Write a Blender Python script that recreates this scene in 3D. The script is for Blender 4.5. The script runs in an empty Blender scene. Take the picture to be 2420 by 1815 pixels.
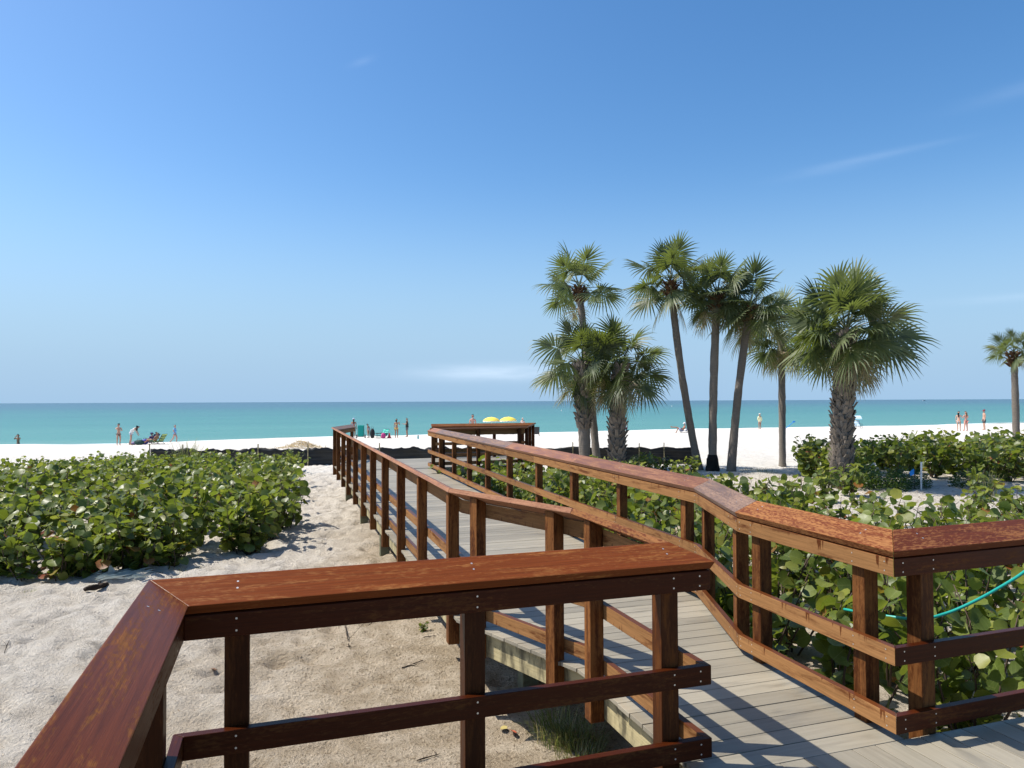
import bpy, bmesh, math, random
from mathutils import Vector, Matrix, noise as mnoise
R = random.Random(7)
rad = math.radians
scn = bpy.context.scene
C = scn.collection

# ------------------------------------------------------------------ camera, sky, sun, exposure
EYE = 1.7
PITCH, ROLL = 1.368, 0.2368
cam_d = bpy.data.cameras.new("camera"); cam = bpy.data.objects.new("camera", cam_d); C.objects.link(cam)
cam_d.sensor_width = 36; cam_d.lens = 36 * 1695.8 / 2420
cam_d.clip_start = .05; cam_d.clip_end = 60000
cam.matrix_world = (Matrix.Translation((0, 0, EYE)) @ Matrix.Rotation(rad(90 + PITCH), 4, 'X') @ Matrix.Rotation(rad(-ROLL), 4, 'Z'))
scn.camera = cam

SUNV = Vector((-.68, .084, 1)).normalized()
SUN_EL = math.asin(SUNV.z); SUN_AZ = math.atan2(SUNV.x, SUNV.y)
w = bpy.data.worlds.new("World"); scn.world = w; w.use_nodes = True
nt = w.node_tree; nt.nodes.clear()
def wn(t, **k):
    n = nt.nodes.new(t)
    for a, b in k.items(): setattr(n, a, b)
    return n
sky = wn('ShaderNodeTexSky', sky_type='NISHITA', sun_disc=False, sun_elevation=SUN_EL, sun_rotation=SUN_AZ,
         air_density=1.0, dust_density=1.0, ozone_density=2.2, altitude=0)
hs = wn('ShaderNodeHueSaturation'); hs.inputs['Saturation'].default_value = 1.30; hs.inputs['Value'].default_value = 1.0
nt.links.new(sky.outputs[0], hs.inputs['Color'])
bg = wn('ShaderNodeBackground'); bg.inputs['Strength'].default_value = .12
# thin cirrus wisps: part of the sky itself, fixed by direction
tc = wn('ShaderNodeTexCoord'); mp = wn('ShaderNodeMapping'); mp.inputs['Scale'].default_value = (9, 9, 60)
mp.inputs['Rotation'].default_value = (0, rad(4), 0)
nz = wn('ShaderNodeTexNoise'); nz.inputs['Scale'].default_value = 1.3; nz.inputs['Detail'].default_value = 6; nz.inputs['Roughness'].default_value = .55
rp = wn('ShaderNodeValToRGB'); rp.color_ramp.elements[0].position = .60; rp.color_ramp.elements[1].position = .85
rp.color_ramp.elements[1].color = (.13, .13, .13, 1)
mx = wn('ShaderNodeMixRGB'); mx.blend_type = 'MIX'; mx.inputs['Color2'].default_value = (6.5, 7.4, 8.6, 1)
nt.links.new(tc.outputs['Generated'], mp.inputs[0]); nt.links.new(mp.outputs[0], nz.inputs['Vector']); nt.links.new(nz.outputs['Fac'], rp.inputs[0])
# blue sea haze low over the horizon
sx = wn('ShaderNodeSeparateXYZ'); nt.links.new(tc.outputs['Generated'], sx.inputs[0])
hr = wn('ShaderNodeMapRange'); hr.interpolation_type = 'SMOOTHERSTEP'; hr.inputs[1].default_value = .34; hr.inputs[2].default_value = -.02; hr.inputs[3].default_value = 0; hr.inputs[4].default_value = .95
nt.links.new(sx.outputs[2], hr.inputs[0])
hz = wn('ShaderNodeMixRGB'); hz.inputs['Color2'].default_value = (2.15, 3.35, 4.75, 1); nt.links.new(hr.outputs[0], hz.inputs['Fac']); nt.links.new(hs.outputs[0], hz.inputs['Color1'])
def wm(op, a, b):
    n = wn('ShaderNodeMath', operation=op)
    for i, v in enumerate((a, b)):
        if isinstance(v, (int, float)): n.inputs[i].default_value = v
        else: nt.links.new(v, n.inputs[i])
    return n.outputs[0]
cf = None
# (direction x, direction z, half length, half height, tilt, strength): one low pale bank and a few thin cirrus streaks
for (x0, z0, wx, wz, kt, st) in ((-.02, .040, .10, .010, .0, .30), (.445, .292, .050, .0035, .06, .06), (.56, .335, .05, .008, .12, .04), (.40, .285, .05, .006, .1, .04), (.57, .115, .06, .005, .0, .06), (-.185, .425, .014, .004, .35, .04)):
    dx = wm('SUBTRACT', sx.outputs[0], x0); dz = wm('DIVIDE', wm('SUBTRACT', wm('SUBTRACT', sx.outputs[2], z0), wm('MULTIPLY', dx, kt)), wz); dx = wm('DIVIDE', dx, wx)
    g = wm('POWER', 2.718, wm('MULTIPLY', wm('ADD', wm('MULTIPLY', dx, dx), wm('MULTIPLY', dz, dz)), -1.)); g = wm('MULTIPLY', g, wm('MULTIPLY', nz.outputs['Fac'], st * 2))
    cf = g if cf is None else wm('ADD', cf, g)
nt.links.new(cf, mx.inputs['Fac']); nt.links.new(hz.outputs[0], mx.inputs['Color1']); nt.links.new(mx.outputs[0], bg.inputs['Color'])
out = wn('ShaderNodeOutputWorld'); nt.links.new(bg.outputs[0], out.inputs[0])

sd = bpy.data.lights.new("sun", 'SUN'); sd.energy = 4.6; sd.angle = rad(.53); sd.color = (1, .945, .86)
so = bpy.data.objects.new("sun", sd); C.objects.link(so)
so.rotation_euler = (-SUNV).to_track_quat('-Z', 'Y').to_euler(); so.location = SUNV * 60

scn.view_settings.view_transform = 'Standard'; scn.view_settings.look = 'None'
scn.view_settings.exposure = .55; scn.view_settings.gamma = 1; scn.view_settings.use_curve_mapping = False
scn.render.engine = 'CYCLES'
scn.cycles.max_bounces = 6; scn.cycles.transparent_max_bounces = 6

# ------------------------------------------------------------------ helpers
class MB:
    """collects polygons; build() links them as ONE mesh object"""
    def __init__(s): s.v = []; s.f = []; s.uv = []; s.m = []; s.a = []
    def vert(s, p): s.v.append(tuple(p)); return len(s.v) - 1
    def face(s, idx, uv=None, mat=0, a=0.): s.f.append(idx); s.uv.append(uv or [(0, 0)] * len(idx)); s.m.append(mat); s.a.append(a)
    def poly(s, pts, uv=None, mat=0, a=0.):
        i = len(s.v); s.v += [tuple(p) for p in pts]; s.face(list(range(i, i + len(pts))), uv, mat, a)
    def hexa(s, a, b, u0=0., u1=1., mat=0):
        """prism between two 4-point sections a and b; u along, v round the perimeter from each face's first edge"""
        i = len(s.v); s.v += [tuple(p) for p in a] + [tuple(p) for p in b]
        for k in range(4):
            j = (k + 1) % 4; h = (Vector(a[k]) - Vector(a[j])).length
            s.face([i + k, i + j, i + 4 + j, i + 4 + k], [(u0, 0), (u0, h), (u1, h), (u1, 0)], mat)
        h = .05
        s.face([i + 3, i + 2, i + 1, i], [(u0, 0), (u0 + h, 0), (u0 + h, h), (u0, h)], mat)
        s.face([i + 4, i + 5, i + 6, i + 7], [(u1, 0), (u1 + h, 0), (u1 + h, h), (u1, h)], mat)
    def box(s, c, sx, sy, sz, rz=0., mat=0, vertical=False):
        m = Matrix.Rotation(rz, 3, 'Z'); c = Vector(c)
        q = lambda x, y, z: c + m @ Vector((x * sx / 2, y * sy / 2, z * sz / 2))
        if vertical: s.hexa([q(-1, -1, -1), q(1, -1, -1), q(1, 1, -1), q(-1, 1, -1)], [q(-1, -1, 1), q(1, -1, 1), q(1, 1, 1), q(-1, 1, 1)], 0, sz, mat)
        else: s.hexa([q(-1, -1, 1), q(-1, -1, -1), q(-1, 1, -1), q(-1, 1, 1)], [q(1, -1, 1), q(1, -1, -1), q(1, 1, -1), q(1, 1, 1)], 0, sx, mat)
    def tube(s, pts, rr, n=8, mat=0, a=0., cap=True, jit=0., rng=None):
        pts = [Vector(p) for p in pts]; k = len(pts); rings = []
        if not hasattr(rr, '__len__'): rr = [rr] * k
        up = Vector((0, 0, 1)); L = 0
        for i, p in enumerate(pts):
            t = (pts[min(i + 1, k - 1)] - pts[max(i - 1, 0)]).normalized()
            x = t.cross(Vector((0, 1, 0)) if abs(t.y) < .9 else Vector((1, 0, 0))).normalized(); y = t.cross(x).normalized()
            ring = []
            for j in range(n):
                an = 2 * math.pi * j / n; r = rr[i] * (1 + (rng.uniform(-jit, jit) if jit else 0))
                ring.append(s.vert(p + x * math.cos(an) * r + y * math.sin(an) * r))
            rings.append(ring)
        for i in range(k - 1):
            l2 = L + (pts[i + 1] - pts[i]).length
            for j in range(n):
                j2 = (j + 1) % n
                s.face([rings[i][j], rings[i][j2], rings[i + 1][j2], rings[i + 1][j]], [(L, j / n), (L, (j + 1) / n), (l2, (j + 1) / n), (l2, j / n)], mat, a)
            L = l2
        if cap:
            s.face(rings[0][::-1], None, mat, a); s.face(rings[-1], None, mat, a)
    def ball(s, c, r, nu=10, nv=7, mat=0, a=0., sc=(1, 1, 1), rot=None):
        c = Vector(c); g = []
        for i in range(nv + 1):
            th = math.pi * i / nv; row = []
            for j in range(nu):
                ph = 2 * math.pi * j / nu
                p = Vector((math.sin(th) * math.cos(ph) * r * sc[0], math.sin(th) * math.sin(ph) * r * sc[1], math.cos(th) * r * sc[2]))
                if rot: p = rot @ p
                row.append(s.vert(c + p))
            g.append(row)
        for i in range(nv):
            for j in range(nu):
                j2 = (j + 1) % nu
                s.face([g[i][j], g[i + 1][j], g[i + 1][j2], g[i][j2]], None, mat, a)
    def build(s, name, mats, parent=None, smooth=False, bevel=0., recalc=True, loc=None):
        me = bpy.data.meshes.new(name); me.from_pydata(s.v, [], s.f)
        ul = me.uv_layers.new(name='UVMap'); flat = [c for f in s.uv for p in f for c in p]; ul.data.foreach_set('uv', flat)
        at = me.attributes.new('shade_id', 'FLOAT', 'FACE'); at.data.foreach_set('value', s.a)
        if not isinstance(mats, (list, tuple)): mats = [mats]
        for m in mats: me.materials.append(m)
        me.polygons.foreach_set('material_index', s.m)
        if recalc:
            bm = bmesh.new(); bm.from_mesh(me)
            bmesh.ops.recalc_face_normals(bm, faces=bm.faces); bm.to_mesh(me); bm.free()
        me.polygons.foreach_set('use_smooth', [smooth] * len(me.polygons)); me.update()
        o = bpy.data.objects.new(name, me); C.objects.link(o)
        if parent: o.parent = parent
        if loc is not None: o.location = loc
        if bevel:
            b = o.modifiers.new('bevel', 'BEVEL'); b.width = bevel; b.segments = 2; b.limit_method = 'ANGLE'; b.angle_limit = rad(40)
        return o
def tag(o, label=None, cat=None, group=None, kind=None):
    for k, v in (('label', label), ('category', cat), ('group', group), ('kind', kind)):
        if v: o[k] = v
    return o
def thing(name, label, cat, loc=(0, 0, 0), rz=0., group=None):
    o = bpy.data.objects.new(name, None); C.objects.link(o); o.empty_display_size = .2
    o.location = loc; o.rotation_euler = (0, 0, rz)
    return tag(o, label, cat, group)
def copy_thing(o):
    c = o.copy(); C.objects.link(c)
    for ch in o.children:
        d = ch.copy(); C.objects.link(d); d.parent = c
        for g in ch.children:
            e = g.copy(); C.objects.link(e); e.parent = d
    return c

# ------------------------------------------------------------------ materials
def mat(name, col=(.5, .5, .5), rough=.6, spec=.5, metal=0.):
    m = bpy.data.materials.new(name); m.use_nodes = True
    b = m.node_tree.nodes['Principled BSDF']
    b.inputs['Base Color'].default_value = (*col, 1); b.inputs['Roughness'].default_value = rough
    b.inputs['Specular IOR Level'].default_value = spec; b.inputs['Metallic'].default_value = metal
    return m
class NT:
    def __init__(s, m): s.t = m.node_tree; s.b = s.t.nodes['Principled BSDF']; s.o = s.t.nodes['Material Output']
    def n(s, t, **k):
        n = s.t.nodes.new(t)
        for a, b in k.items(): setattr(n, a, b)
        return n
    def l(s, a, b): s.t.links.new(a, b)
    def put(s, sock, v):
        if isinstance(v, (int, float)): sock.default_value = v
        elif isinstance(v, tuple): sock.default_value = v if len(v) == len(sock.default_value) else (*v, 1)
        else: s.l(v, sock)
    def math(s, op, a, b=0., c=None, clamp=False):
        n = s.n('ShaderNodeMath', operation=op); n.use_clamp = clamp
        s.put(n.inputs[0], a); s.put(n.inputs[1], b)
        if c is not None: s.put(n.inputs[2], c)
        return n.outputs[0]
    def step(s, v, a, b):
        n = s.n('ShaderNodeMapRange', interpolation_type='SMOOTHSTEP'); s.put(n.inputs[0], v); s.put(n.inputs[1], a); s.put(n.inputs[2], b); return n.outputs[0]
    def mix(s, f, a, b, mode='MIX'):
        n = s.n('ShaderNodeMixRGB', blend_type=mode); s.put(n.inputs[0], f); s.put(n.inputs[1], a); s.put(n.inputs[2], b); return n.outputs[0]
    def vec(s, x, y, z=0.):
        n = s.n('ShaderNodeCombineXYZ'); s.put(n.inputs[0], x); s.put(n.inputs[1], y); s.put(n.inputs[2], z); return n.outputs[0]
    def noise(s, v, scale=1., det=4., ro=.55, dist=0.):
        n = s.n('ShaderNodeTexNoise'); s.put(n.inputs['Vector'], v); n.inputs['Scale'].default_value = scale; n.inputs['Detail'].default_value = det
        n.inputs['Roughness'].default_value = ro; n.inputs['Distortion'].default_value = dist; return n.outputs['Fac']
    def bump(s, h, dist=.01, st=1.):
        n = s.n('ShaderNodeBump'); n.inputs['Distance'].default_value = dist; n.inputs['Strength'].default_value = st; s.l(h, n.inputs['Height']); s.l(n.outputs[0], s.b.inputs['Normal'])
def uvsep(q):
    u = q.n('ShaderNodeUVMap'); sp = q.n('ShaderNodeSeparateXYZ'); q.l(u.outputs[0], sp.inputs[0]); return sp.outputs[0], sp.outputs[1]

def wood_mat(name, wet, dry, top_lo, top_hi, side_lo, side_hi, drip=.5, speck=0., tint=.18):
    """rain-wet hardwood: dark glossy wet film with dry patches, drip streaks down the upright faces"""
    m = mat(name); q = NT(m); u, v = uvsep(q)
    rnd = q.n('ShaderNodeObjectInfo').outputs['Random']
    uo = q.math('MULTIPLY_ADD', rnd, 37., u)
    vo = q.math('MULTIPLY_ADD', rnd, 11., v)
    grain = q.noise(q.vec(q.math('MULTIPLY', uo, 2.2), q.math('MULTIPLY', vo, 75.)), 1., 5., .6, .25)
    fine = q.noise(q.vec(q.math('MULTIPLY', uo, 9.), q.math('MULTIPLY', vo, 320.)), 1., 2.)
    patch = q.noise(q.vec(q.math('MULTIPLY', uo, 1.9), q.math('MULTIPLY', vo, 13.)), 1., 8., .70, .5)
    sp = q.noise(q.vec(q.math('MULTIPLY', uo, 30.), q.math('MULTIPLY', vo, 85.)), 1., 4., .6, .6)
    pt = q.math('ADD', patch, q.math('MULTIPLY', q.math('SUBTRACT', sp, .5), speck))
    nrm = q.n('ShaderNodeNewGeometry').outputs['Normal']; sz = q.n('ShaderNodeSeparateXYZ'); q.l(nrm, sz.inputs[0])
    top = q.step(sz.outputs[2], .3, .6)
    dry_top = q.step(pt, top_lo, top_hi)
    dn = q.noise(q.vec(q.math('MULTIPLY', uo, 26.), 3.3), 1., 3., .7)
    edge = q.math('MULTIPLY', q.math('SUBTRACT', dn, .60), drip)
    dripm = q.step(q.math('SUBTRACT', v, edge), -.004, .006)
    dry_side = q.math('MULTIPLY', q.step(pt, side_lo, side_hi), dripm)
    d = q.n('ShaderNodeMix'); d.data_type = 'FLOAT'; q.l(top, d.inputs[0]); q.l(dry_side, d.inputs[2]); q.l(dry_top, d.inputs[3])
    drym = d.outputs[0]
    g = q.math('MULTIPLY_ADD', grain, 1.15, .42)
    g2 = q.math('MULTIPLY', g, q.math('MULTIPLY_ADD', fine, .5, .75))
    g3 = q.math('MULTIPLY', g2, q.math('MULTIPLY_ADD', rnd, 2 * tint, 1 - tint))
    col = q.mix(drym, wet, dry)
    hv = q.n('ShaderNodeHueSaturation'); q.l(col, hv.inputs['Color']); q.l(g3, hv.inputs['Value'])
    hv.inputs['Hue'].default_value = .5
    q.l(hv.outputs[0], q.b.inputs['Base Color'])
    ro = q.math('MULTIPLY_ADD', drym, .35, q.math('MULTIPLY_ADD', top, -.10, .42)); q.l(ro, q.b.inputs['Roughness'])
    q.l(q.math('MULTIPLY_ADD', top, -.02, .12), q.b.inputs['Specular IOR Level'])
    q.bump(q.math('ADD', q.math('MULTIPLY', grain, .6), q.math('MULTIPLY', fine, .4)), .0018, .8)
    return m
WET = (.125, .030, .011); DRYC = (.36, .165, .068)
M = {}
M['cap_deep'] = wood_mat('wood_cap_deep', (.122, .030, .0066), (.215, .084, .023), .48, .74, .55, .75, .12, .6)
M['cap_speck'] = wood_mat('wood_cap_speckled', (.125, .034, .009), (.250, .108, .038), .36, .62, .35, .6, .25, 1.3)
M['cap_red'] = wood_mat('wood_cap_red', (.108, .026, .007), (.225, .090, .034), .44, .68, .55, .75, .1, 1.1)
M['cap_faded'] = wood_mat('wood_cap_faded', (.190, .080, .045), (.30, .150, .086), .40, .65, .25, .5, .3, .8)
M['cap_grey'] = wood_mat('wood_cap_grey', (.120, .074, .055), (.20, .130, .095), .40, .62, .25, .5, .3, .9)
M['rail'] = wood_mat('wood_rail', (.088, .027, .008), (.240, .120, .046), .60, .85, .33, .50, .60, .12)
M['rail_shaded'] = wood_mat('wood_rail_shaded', (.052, .011, .0025), (.105, .038, .010), .62, .85, .50, .72, .12, .6)  # wet rail wood, colours lowered further to deepen shade on faces turned from sun
M['post'] = wood_mat('wood_post', (.060, .017, .0045), (.170, .068, .020), .5, .7, .36, .60, .0, .4)
M['post_shaded'] = wood_mat('wood_post_shaded', (.042, .011, .0026), (.110, .038, .009), .5, .7, .44, .72, .0, .3)  # darker copy of the post wood, with shade put into its colour
def pine_mat(name, a, b):
    m = mat(name, rough=.8); q = NT(m); u, v = uvsep(q); rnd = q.n('ShaderNodeObjectInfo').outputs['Random']
    uo = q.math('MULTIPLY_ADD', rnd, 29., u)
    g = q.noise(q.vec(q.math('MULTIPLY', uo, 2.), q.math('MULTIPLY', v, 60.)), 1., 5., .6, .4)
    st = q.noise(q.vec(q.math('MULTIPLY', uo, 9.), q.math('MULTIPLY', v, 3.)), 1., 4., .6)
    q.l(q.mix(q.step(st, .4, .65), q.mix(g, a, b), (.10, .085, .045)), q.b.inputs['Base Color']); q.bump(g, .003); return m
M['pine'] = pine_mat('treated_pine', (.30, .24, .11), (.52, .45, .26))
M['pile'] = pine_mat('treated_pile', (.09, .095, .055), (.20, .20, .125))
M['nail'] = mat('nail_head', (.62, .60, .56), .35, .5, .7)
# composite deck boards
def deck_mat():
    m = mat('deck_composite', rough=.55); q = NT(m); u, v = uvsep(q)
    a = q.n('ShaderNodeAttribute', attribute_name='shade_id').outputs['Fac']
    uo = q.math('MULTIPLY_ADD', a, 61., u)
    g = q.noise(q.vec(q.math('MULTIPLY', uo, 1.8), q.math('MULTIPLY', v, 55.)), 1., 5., .6, .5)
    wet = q.noise(q.vec(q.math('MULTIPLY', uo, 1.7), q.math('MULTIPLY_ADD', v, 9., q.math('MULTIPLY', a, 3.))), 1., 4., .6)
    c = q.mix(g, (.200, .176, .128), (.325, .290, .222))
    c = q.mix(q.math('MULTIPLY', q.step(wet, .50, .70), .5), c, (.12, .108, .085))
    hv = q.n('ShaderNodeHueSaturation'); q.l(c, hv.inputs['Color']); q.l(q.math('MULTIPLY_ADD', a, .36, .80), hv.inputs['Value'])
    q.l(hv.outputs[0], q.b.inputs['Base Color'])
    q.l(q.math('MULTIPLY_ADD', q.step(wet, .5, .75), -.22, .55), q.b.inputs['Roughness'])
    q.bump(g, .0015, .7); return m
M['deck'] = deck_mat()

# ------------------------------------------------------------------ ground
YW = [(-400, 40), (-60, 56.5), (-41.8, 58.3), (-32, 58.7), (-20.4, 68), (-9.5, 72), (2, 75.8), (21.5, 84.6), (33, 87.5), (52.6, 93), (72, 103), (140, 125), (500, 200)]
FD = [(-200, -6), (-40, -2.2), (-8, -.5), (-3, -.16), (0, 0), (3, .18), (7, .30), (11, .345), (18, .55), (24, .75), (30, .83), (38, .88), (45, .90), (9999, .90)]
def interp(tab, x):
    if x <= tab[0][0]: return tab[0][1]
    for (a, b), (c, d) in zip(tab, tab[1:]):
        if x <= c: return b + (d - b) * (x - a) / (c - a)
    return tab[-1][1]
SEA = -1.7
def ground(x, y, rough=True):
    dw = interp(YW, x) - y
    z = SEA + interp(FD, dw)
    if rough and dw > -10:
        p = Vector((x, y, 0))
        amp = 1. if dw > 8 else max(0., (dw + 2) / 10)
        z += amp * (.06 * mnoise.noise(p * .35) + .030 * mnoise.noise(p * 1.7))
        if -16 < x < 14 and y < 34:
            d = mnoise.noise(p * 4.2 + Vector((7, 3, 0)))
            wst = min(1.6, max(.5, .5 - .55 * (x + .6)))   # trampled more towards the open beach side
            z += amp * wst * (.042 * d - .115 * max(0, -d - .17) + .022 * mnoise.noise(p * 6.6 + Vector((1, 8, 0))) + .014 * mnoise.noise(p * 12.))
    return z
def grid_axis(stops):
    out = []
    for a, b, s in stops:
        n = max(1, int(round((b - a) / s)))
        out += [a + (b - a) * i / n for i in range(n)]
    out.append(stops[-1][1]); return out
def build_ground():
    xs = grid_axis([(-3000, -400, 650), (-400, -60, 40), (-60, -18, 1.5), (-18, -9, .22), (-9, 2, .05), (2, 6, .075), (6, 12, .16), (12, 60, 1.2), (60, 400, 30), (400, 3000, 650)])
    ys = grid_axis([(-3000, -50, 600), (-50, -3, 4), (-3, 2, .3), (2, 8, .045), (8, 13, .075), (13, 32, .16), (32, 130, .9), (130, 300, 20), (300, 1200, 150)])
    nx = len(xs); b = MB()
    for y in ys:
        for x in xs: b.v.append((x, y, ground(x, y)))
    for j in range(len(ys) - 1):
        for i in range(nx - 1):
            k = j * nx + i; b.f.append([k, k + 1, k + nx + 1, k + nx])
    b.uv = [[(0, 0)] * 4] * len(b.f); b.m = [0] * len(b.f); b.a = [0.] * len(b.f)
    m = mat('sand', rough=.95, spec=.15); q = NT(m)
    P = q.n('ShaderNodeNewGeometry').outputs['Position']; sp = q.n('ShaderNodeSeparateXYZ'); q.l(P, sp.inputs[0])
    big = q.noise(P, .5, 5., .6); mid = q.noise(P, 3.2, 6., .65); fin = q.noise(P, 34., 5., .7); gr = q.noise(P, 150., 3., .7)
    near = q.mix(q.step(mid, .35, .68), (.445, .350, .235), (.670, .560, .415))
    near = q.mix(q.math('MULTIPLY', q.step(fin, .52, .66), .75), near, (.16, .115, .065))
    near = q.mix(q.math('MULTIPLY', q.step(gr, .52, .75), .5), near, (.80, .72, .58))
    far = q.mix(q.step(mid, .3, .7), (.72, .67, .585), (.85, .81, .735))
    far = q.mix(q.math('MULTIPLY', q.step(fin, .62, .78), .25), far, (.45, .40, .33))
    # pale beach sand from the fence seawards and west of the path; earthier sand beside the boardwalk
    f1 = q.step(q.math('ADD', sp.outputs[1], q.math('MULTIPLY', big, 7.)), 23., 31.)
    f2 = q.step(q.math('SUBTRACT', q.math('MULTIPLY', sp.outputs[0], -1.), q.math('MULTIPLY', big, 3.)), .2, 2.6)
    f3 = q.step(q.math('ADD', sp.outputs[0], q.math('MULTIPLY', big, 2.)), 3.4, 5.)
    f = q.math('MAXIMUM', f1, q.math('MULTIPLY', q.math('MAXIMUM', f2, f3), .62))
    col = q.mix(f, near, far)
    # wet strip at the waterline
    wet = q.step(sp.outputs[2], SEA + .10, SEA + .02)
    col = q.mix(q.math('MULTIPLY', wet, .6), col, (.38, .34, .28))
    q.l(col, q.b.inputs['Base Color'])
    hgt = q.math('ADD', q.math('MULTIPLY', mid, 1.), q.math('ADD', q.math('MULTIPLY', fin, .65), q.math('MULTIPLY', gr, .20)))
    q.bump(hgt, .12, 1.)
    return tag(b.build('sand_ground', m, smooth=True, recalc=False), 'pale shell sand running down to the water', None, None, 'structure')
build_ground()

def build_sea():
    b = MB()
    ys = [30, 60, 80, 100, 140, 220, 400, 900, 2500, 8000, 40000]
    for y in ys:
        wd = max(500, y * 1.6)
        b.vert((-wd, y, SEA)); b.vert((wd, y, SEA))
    for i in range(len(ys) - 1): b.face([2 * i, 2 * i + 1, 2 * i + 3, 2 * i + 2])
    m = mat('sea_water', rough=.22, spec=.25); q = NT(m)
    P = q.n('ShaderNodeNewGeometry').outputs['Position']; sp = q.n('ShaderNodeSeparateXYZ'); q.l(P, sp.inputs[0])
    X, Y = sp.outputs[0], sp.outputs[1]
    off = q.math('MULTIPLY_ADD', X, -.30, Y)   # metres out from the slanting shore, roughly
    lg = q.math('LOGARITHM', q.math('MAXIMUM', off, 10.), 10.)
    band = q.noise(q.vec(q.math('MULTIPLY', X, .0035), q.math('MULTIPLY', lg, 15.)), 1., 4., .6)
    t = q.math('MULTIPLY_ADD', q.math('SUBTRACT', band, .5), .6, lg)
    r = q.n('ShaderNodeValToRGB'); q.l(q.math('MULTIPLY', q.math('SUBTRACT', t, 1.75), .70), r.inputs[0])
    e = r.color_ramp.elements; e[0].position = 0.; e[0].color = (.125, .265, .215, 1); e[1].position = 1.; e[1].color = (.018, .075, .112, 1)
    for ps, cc in ((.12, (.062, .215, .172)), (.33, (.034, .170, .145)), (.52, (.025, .135, .130)), (.72, (.020, .092, .118))):
        k = e.new(ps); k.color = (*cc, 1)
    q.l(r.outputs[0], q.b.inputs['Base Color'])
    q.b.inputs['IOR'].default_value = 1.2
    w1 = q.noise(q.vec(q.math('MULTIPLY', X, .35), q.math('MULTIPLY', Y, 1.3)), 1., 5., .6)
    w2 = q.noise(q.vec(q.math('MULTIPLY', X, .05), q.math('MULTIPLY', Y, .22)), 1., 4., .6)
    q.bump(q.math('ADD', w1, q.math('MULTIPLY', w2, 2.)), .22, .7)
    tag(b.build('sea', m, recalc=False), None, None, None, 'structure')
    # low foam line where the small waves run out
    fb = MB(); xs = [-70 + i * .8 for i in range(220)]
    rr = random.Random(5)
    pr = None
    for x in xs:
        y0 = interp(YW, x); n = mnoise.noise(Vector((x * .21, 3, 0))); n2 = mnoise.noise(Vector((x * .9, 9, 0)))
        a = y0 - .3 + n * 1.1; wd = max(.05, .32 + .5 * n2)
        cur = [fb.vert((x, a, max(ground(x, a, False), SEA) + .02)), fb.vert((x, a + wd * .5, SEA + .07)), fb.vert((x, a + wd, SEA + .012))]
        if pr:
            fb.face([pr[0], cur[0], cur[1], pr[1]]); fb.face([pr[1], cur[1], cur[2], pr[2]])
        pr = cur
    tag(fb.build('sea_foam', mat('foam', (.8, .82, .82), .8), smooth=True), None, None, None, 'structure')
build_sea()

# ------------------------------------------------------------------ boardwalk geometry
REF_L = [(.127, -1.539), (-1.263, 2.693), (.873, 3.388), (.467, 4.601), (-.403, 5.687), (-4.746, 19.328), (-4.743, 21.6)]
REF_R = [(4.982, 4.695), (1.912, 3.624), (1.544, 4.839), (1.604, 6.174), (-2.135, 18.49)]
def offset_pts(ref, lat, side):
    """points of the polyline shifted sideways by lat (positive = towards the walkway), mitred at the bends"""
    V = [Vector(p) for p in ref]; n = len(V); nr = []
    for i in range(n - 1):
        d = (V[i + 1] - V[i]).normalized(); nr.append(Vector((-d.y, d.x)) * side)
    out = []
    for i in range(n):
        if i == 0: out.append(V[0] + nr[0] * lat)
        elif i == n - 1: out.append(V[-1] + nr[-1] * lat)
        else:
            b = nr[i - 1] + nr[i]; b /= b.dot(nr[i]); out.append(V[i] + b * lat)
    return out
def sweep(mb, ref, side, seg, section, s0=None, s1=None, gap=.0012):
    """board along one segment of a railing line; section = [(lateral, z) x4]: top-inner, bottom-inner, bottom-outer, top-outer"""
    p, q = Vector(ref[seg]), Vector(ref[seg + 1]); d = (q - p).normalized(); L = (q - p).length
    a, b = [], []
    nn = Vector((-d.y, d.x)) * side
    for (l, z) in section:
        o = offset_pts(ref, l, side)
        A = o[seg] + d * gap if s0 is None else p + d * (s0 + gap) + nn * l
        B = o[seg + 1] - d * gap if s1 is None else p + d * (s1 - gap) + nn * l
        a.append((A.x, A.y, z)); b.append((B.x, B.y, z))
    mb.hexa(a, b, s0 or 0., s1 or L)
SL = .477
CAPS = [(.055, .95), (.055 - .0164, .95 - .0343), (-.100 - .0164, 1.024 - .0343), (-.100, 1.024)]
FASC = [(.038, .908), (.038, .819), (0, .819), (0, .925)]
MIDR = [(.038, .470), (.038, .381), (0, .381), (0, .470)]
LOWR = [(.038, .136), (.038, .047), (0, .047), (0, .136)]
def nails(mb, ref, side, seg, s, zs, lat=.0387):
    p, q = Vector(ref[seg]), Vector(ref[seg + 1]); d = (q - p).normalized(); nn = Vector((-d.y, d.x)) * side
    for z in zs:
        for ds in (0.,):
            c = p + d * s + nn * lat
            pts = [Vector((c.x, c.y, z)) + (Vector((d.x, d.y, 0)) * math.cos(k * math.pi / 4) + Vector((0, 0, 1)) * math.sin(k * math.pi / 4)) * .0042 for k in range(8)]
            if side > 0: pts = pts[::-1]
            mb.poly(pts, None, 1)
def nails_top(mb, ref, side, seg, s):
    p, q = Vector(ref[seg]), Vector(ref[seg + 1]); d = (q - p).normalized(); nn = Vector((-d.y, d.x)) * side
    for l in (-.02, -.055):
        z = .95 + (.055 - l) * SL + .0008
        c = p + d * s + nn * l
        pts = [Vector((c.x + d.x * .0045 * math.cos(k * math.pi / 4) + nn.x * .0045 * math.sin(k * math.pi / 4), c.y + d.y * .0045 * math.cos(k * math.pi / 4) + nn.y * .0045 * math.sin(k * math.pi / 4), z - .0045 * math.sin(k * math.pi / 4) * SL)) for k in range(8)]
        mb.poly(pts, None, 1)
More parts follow.
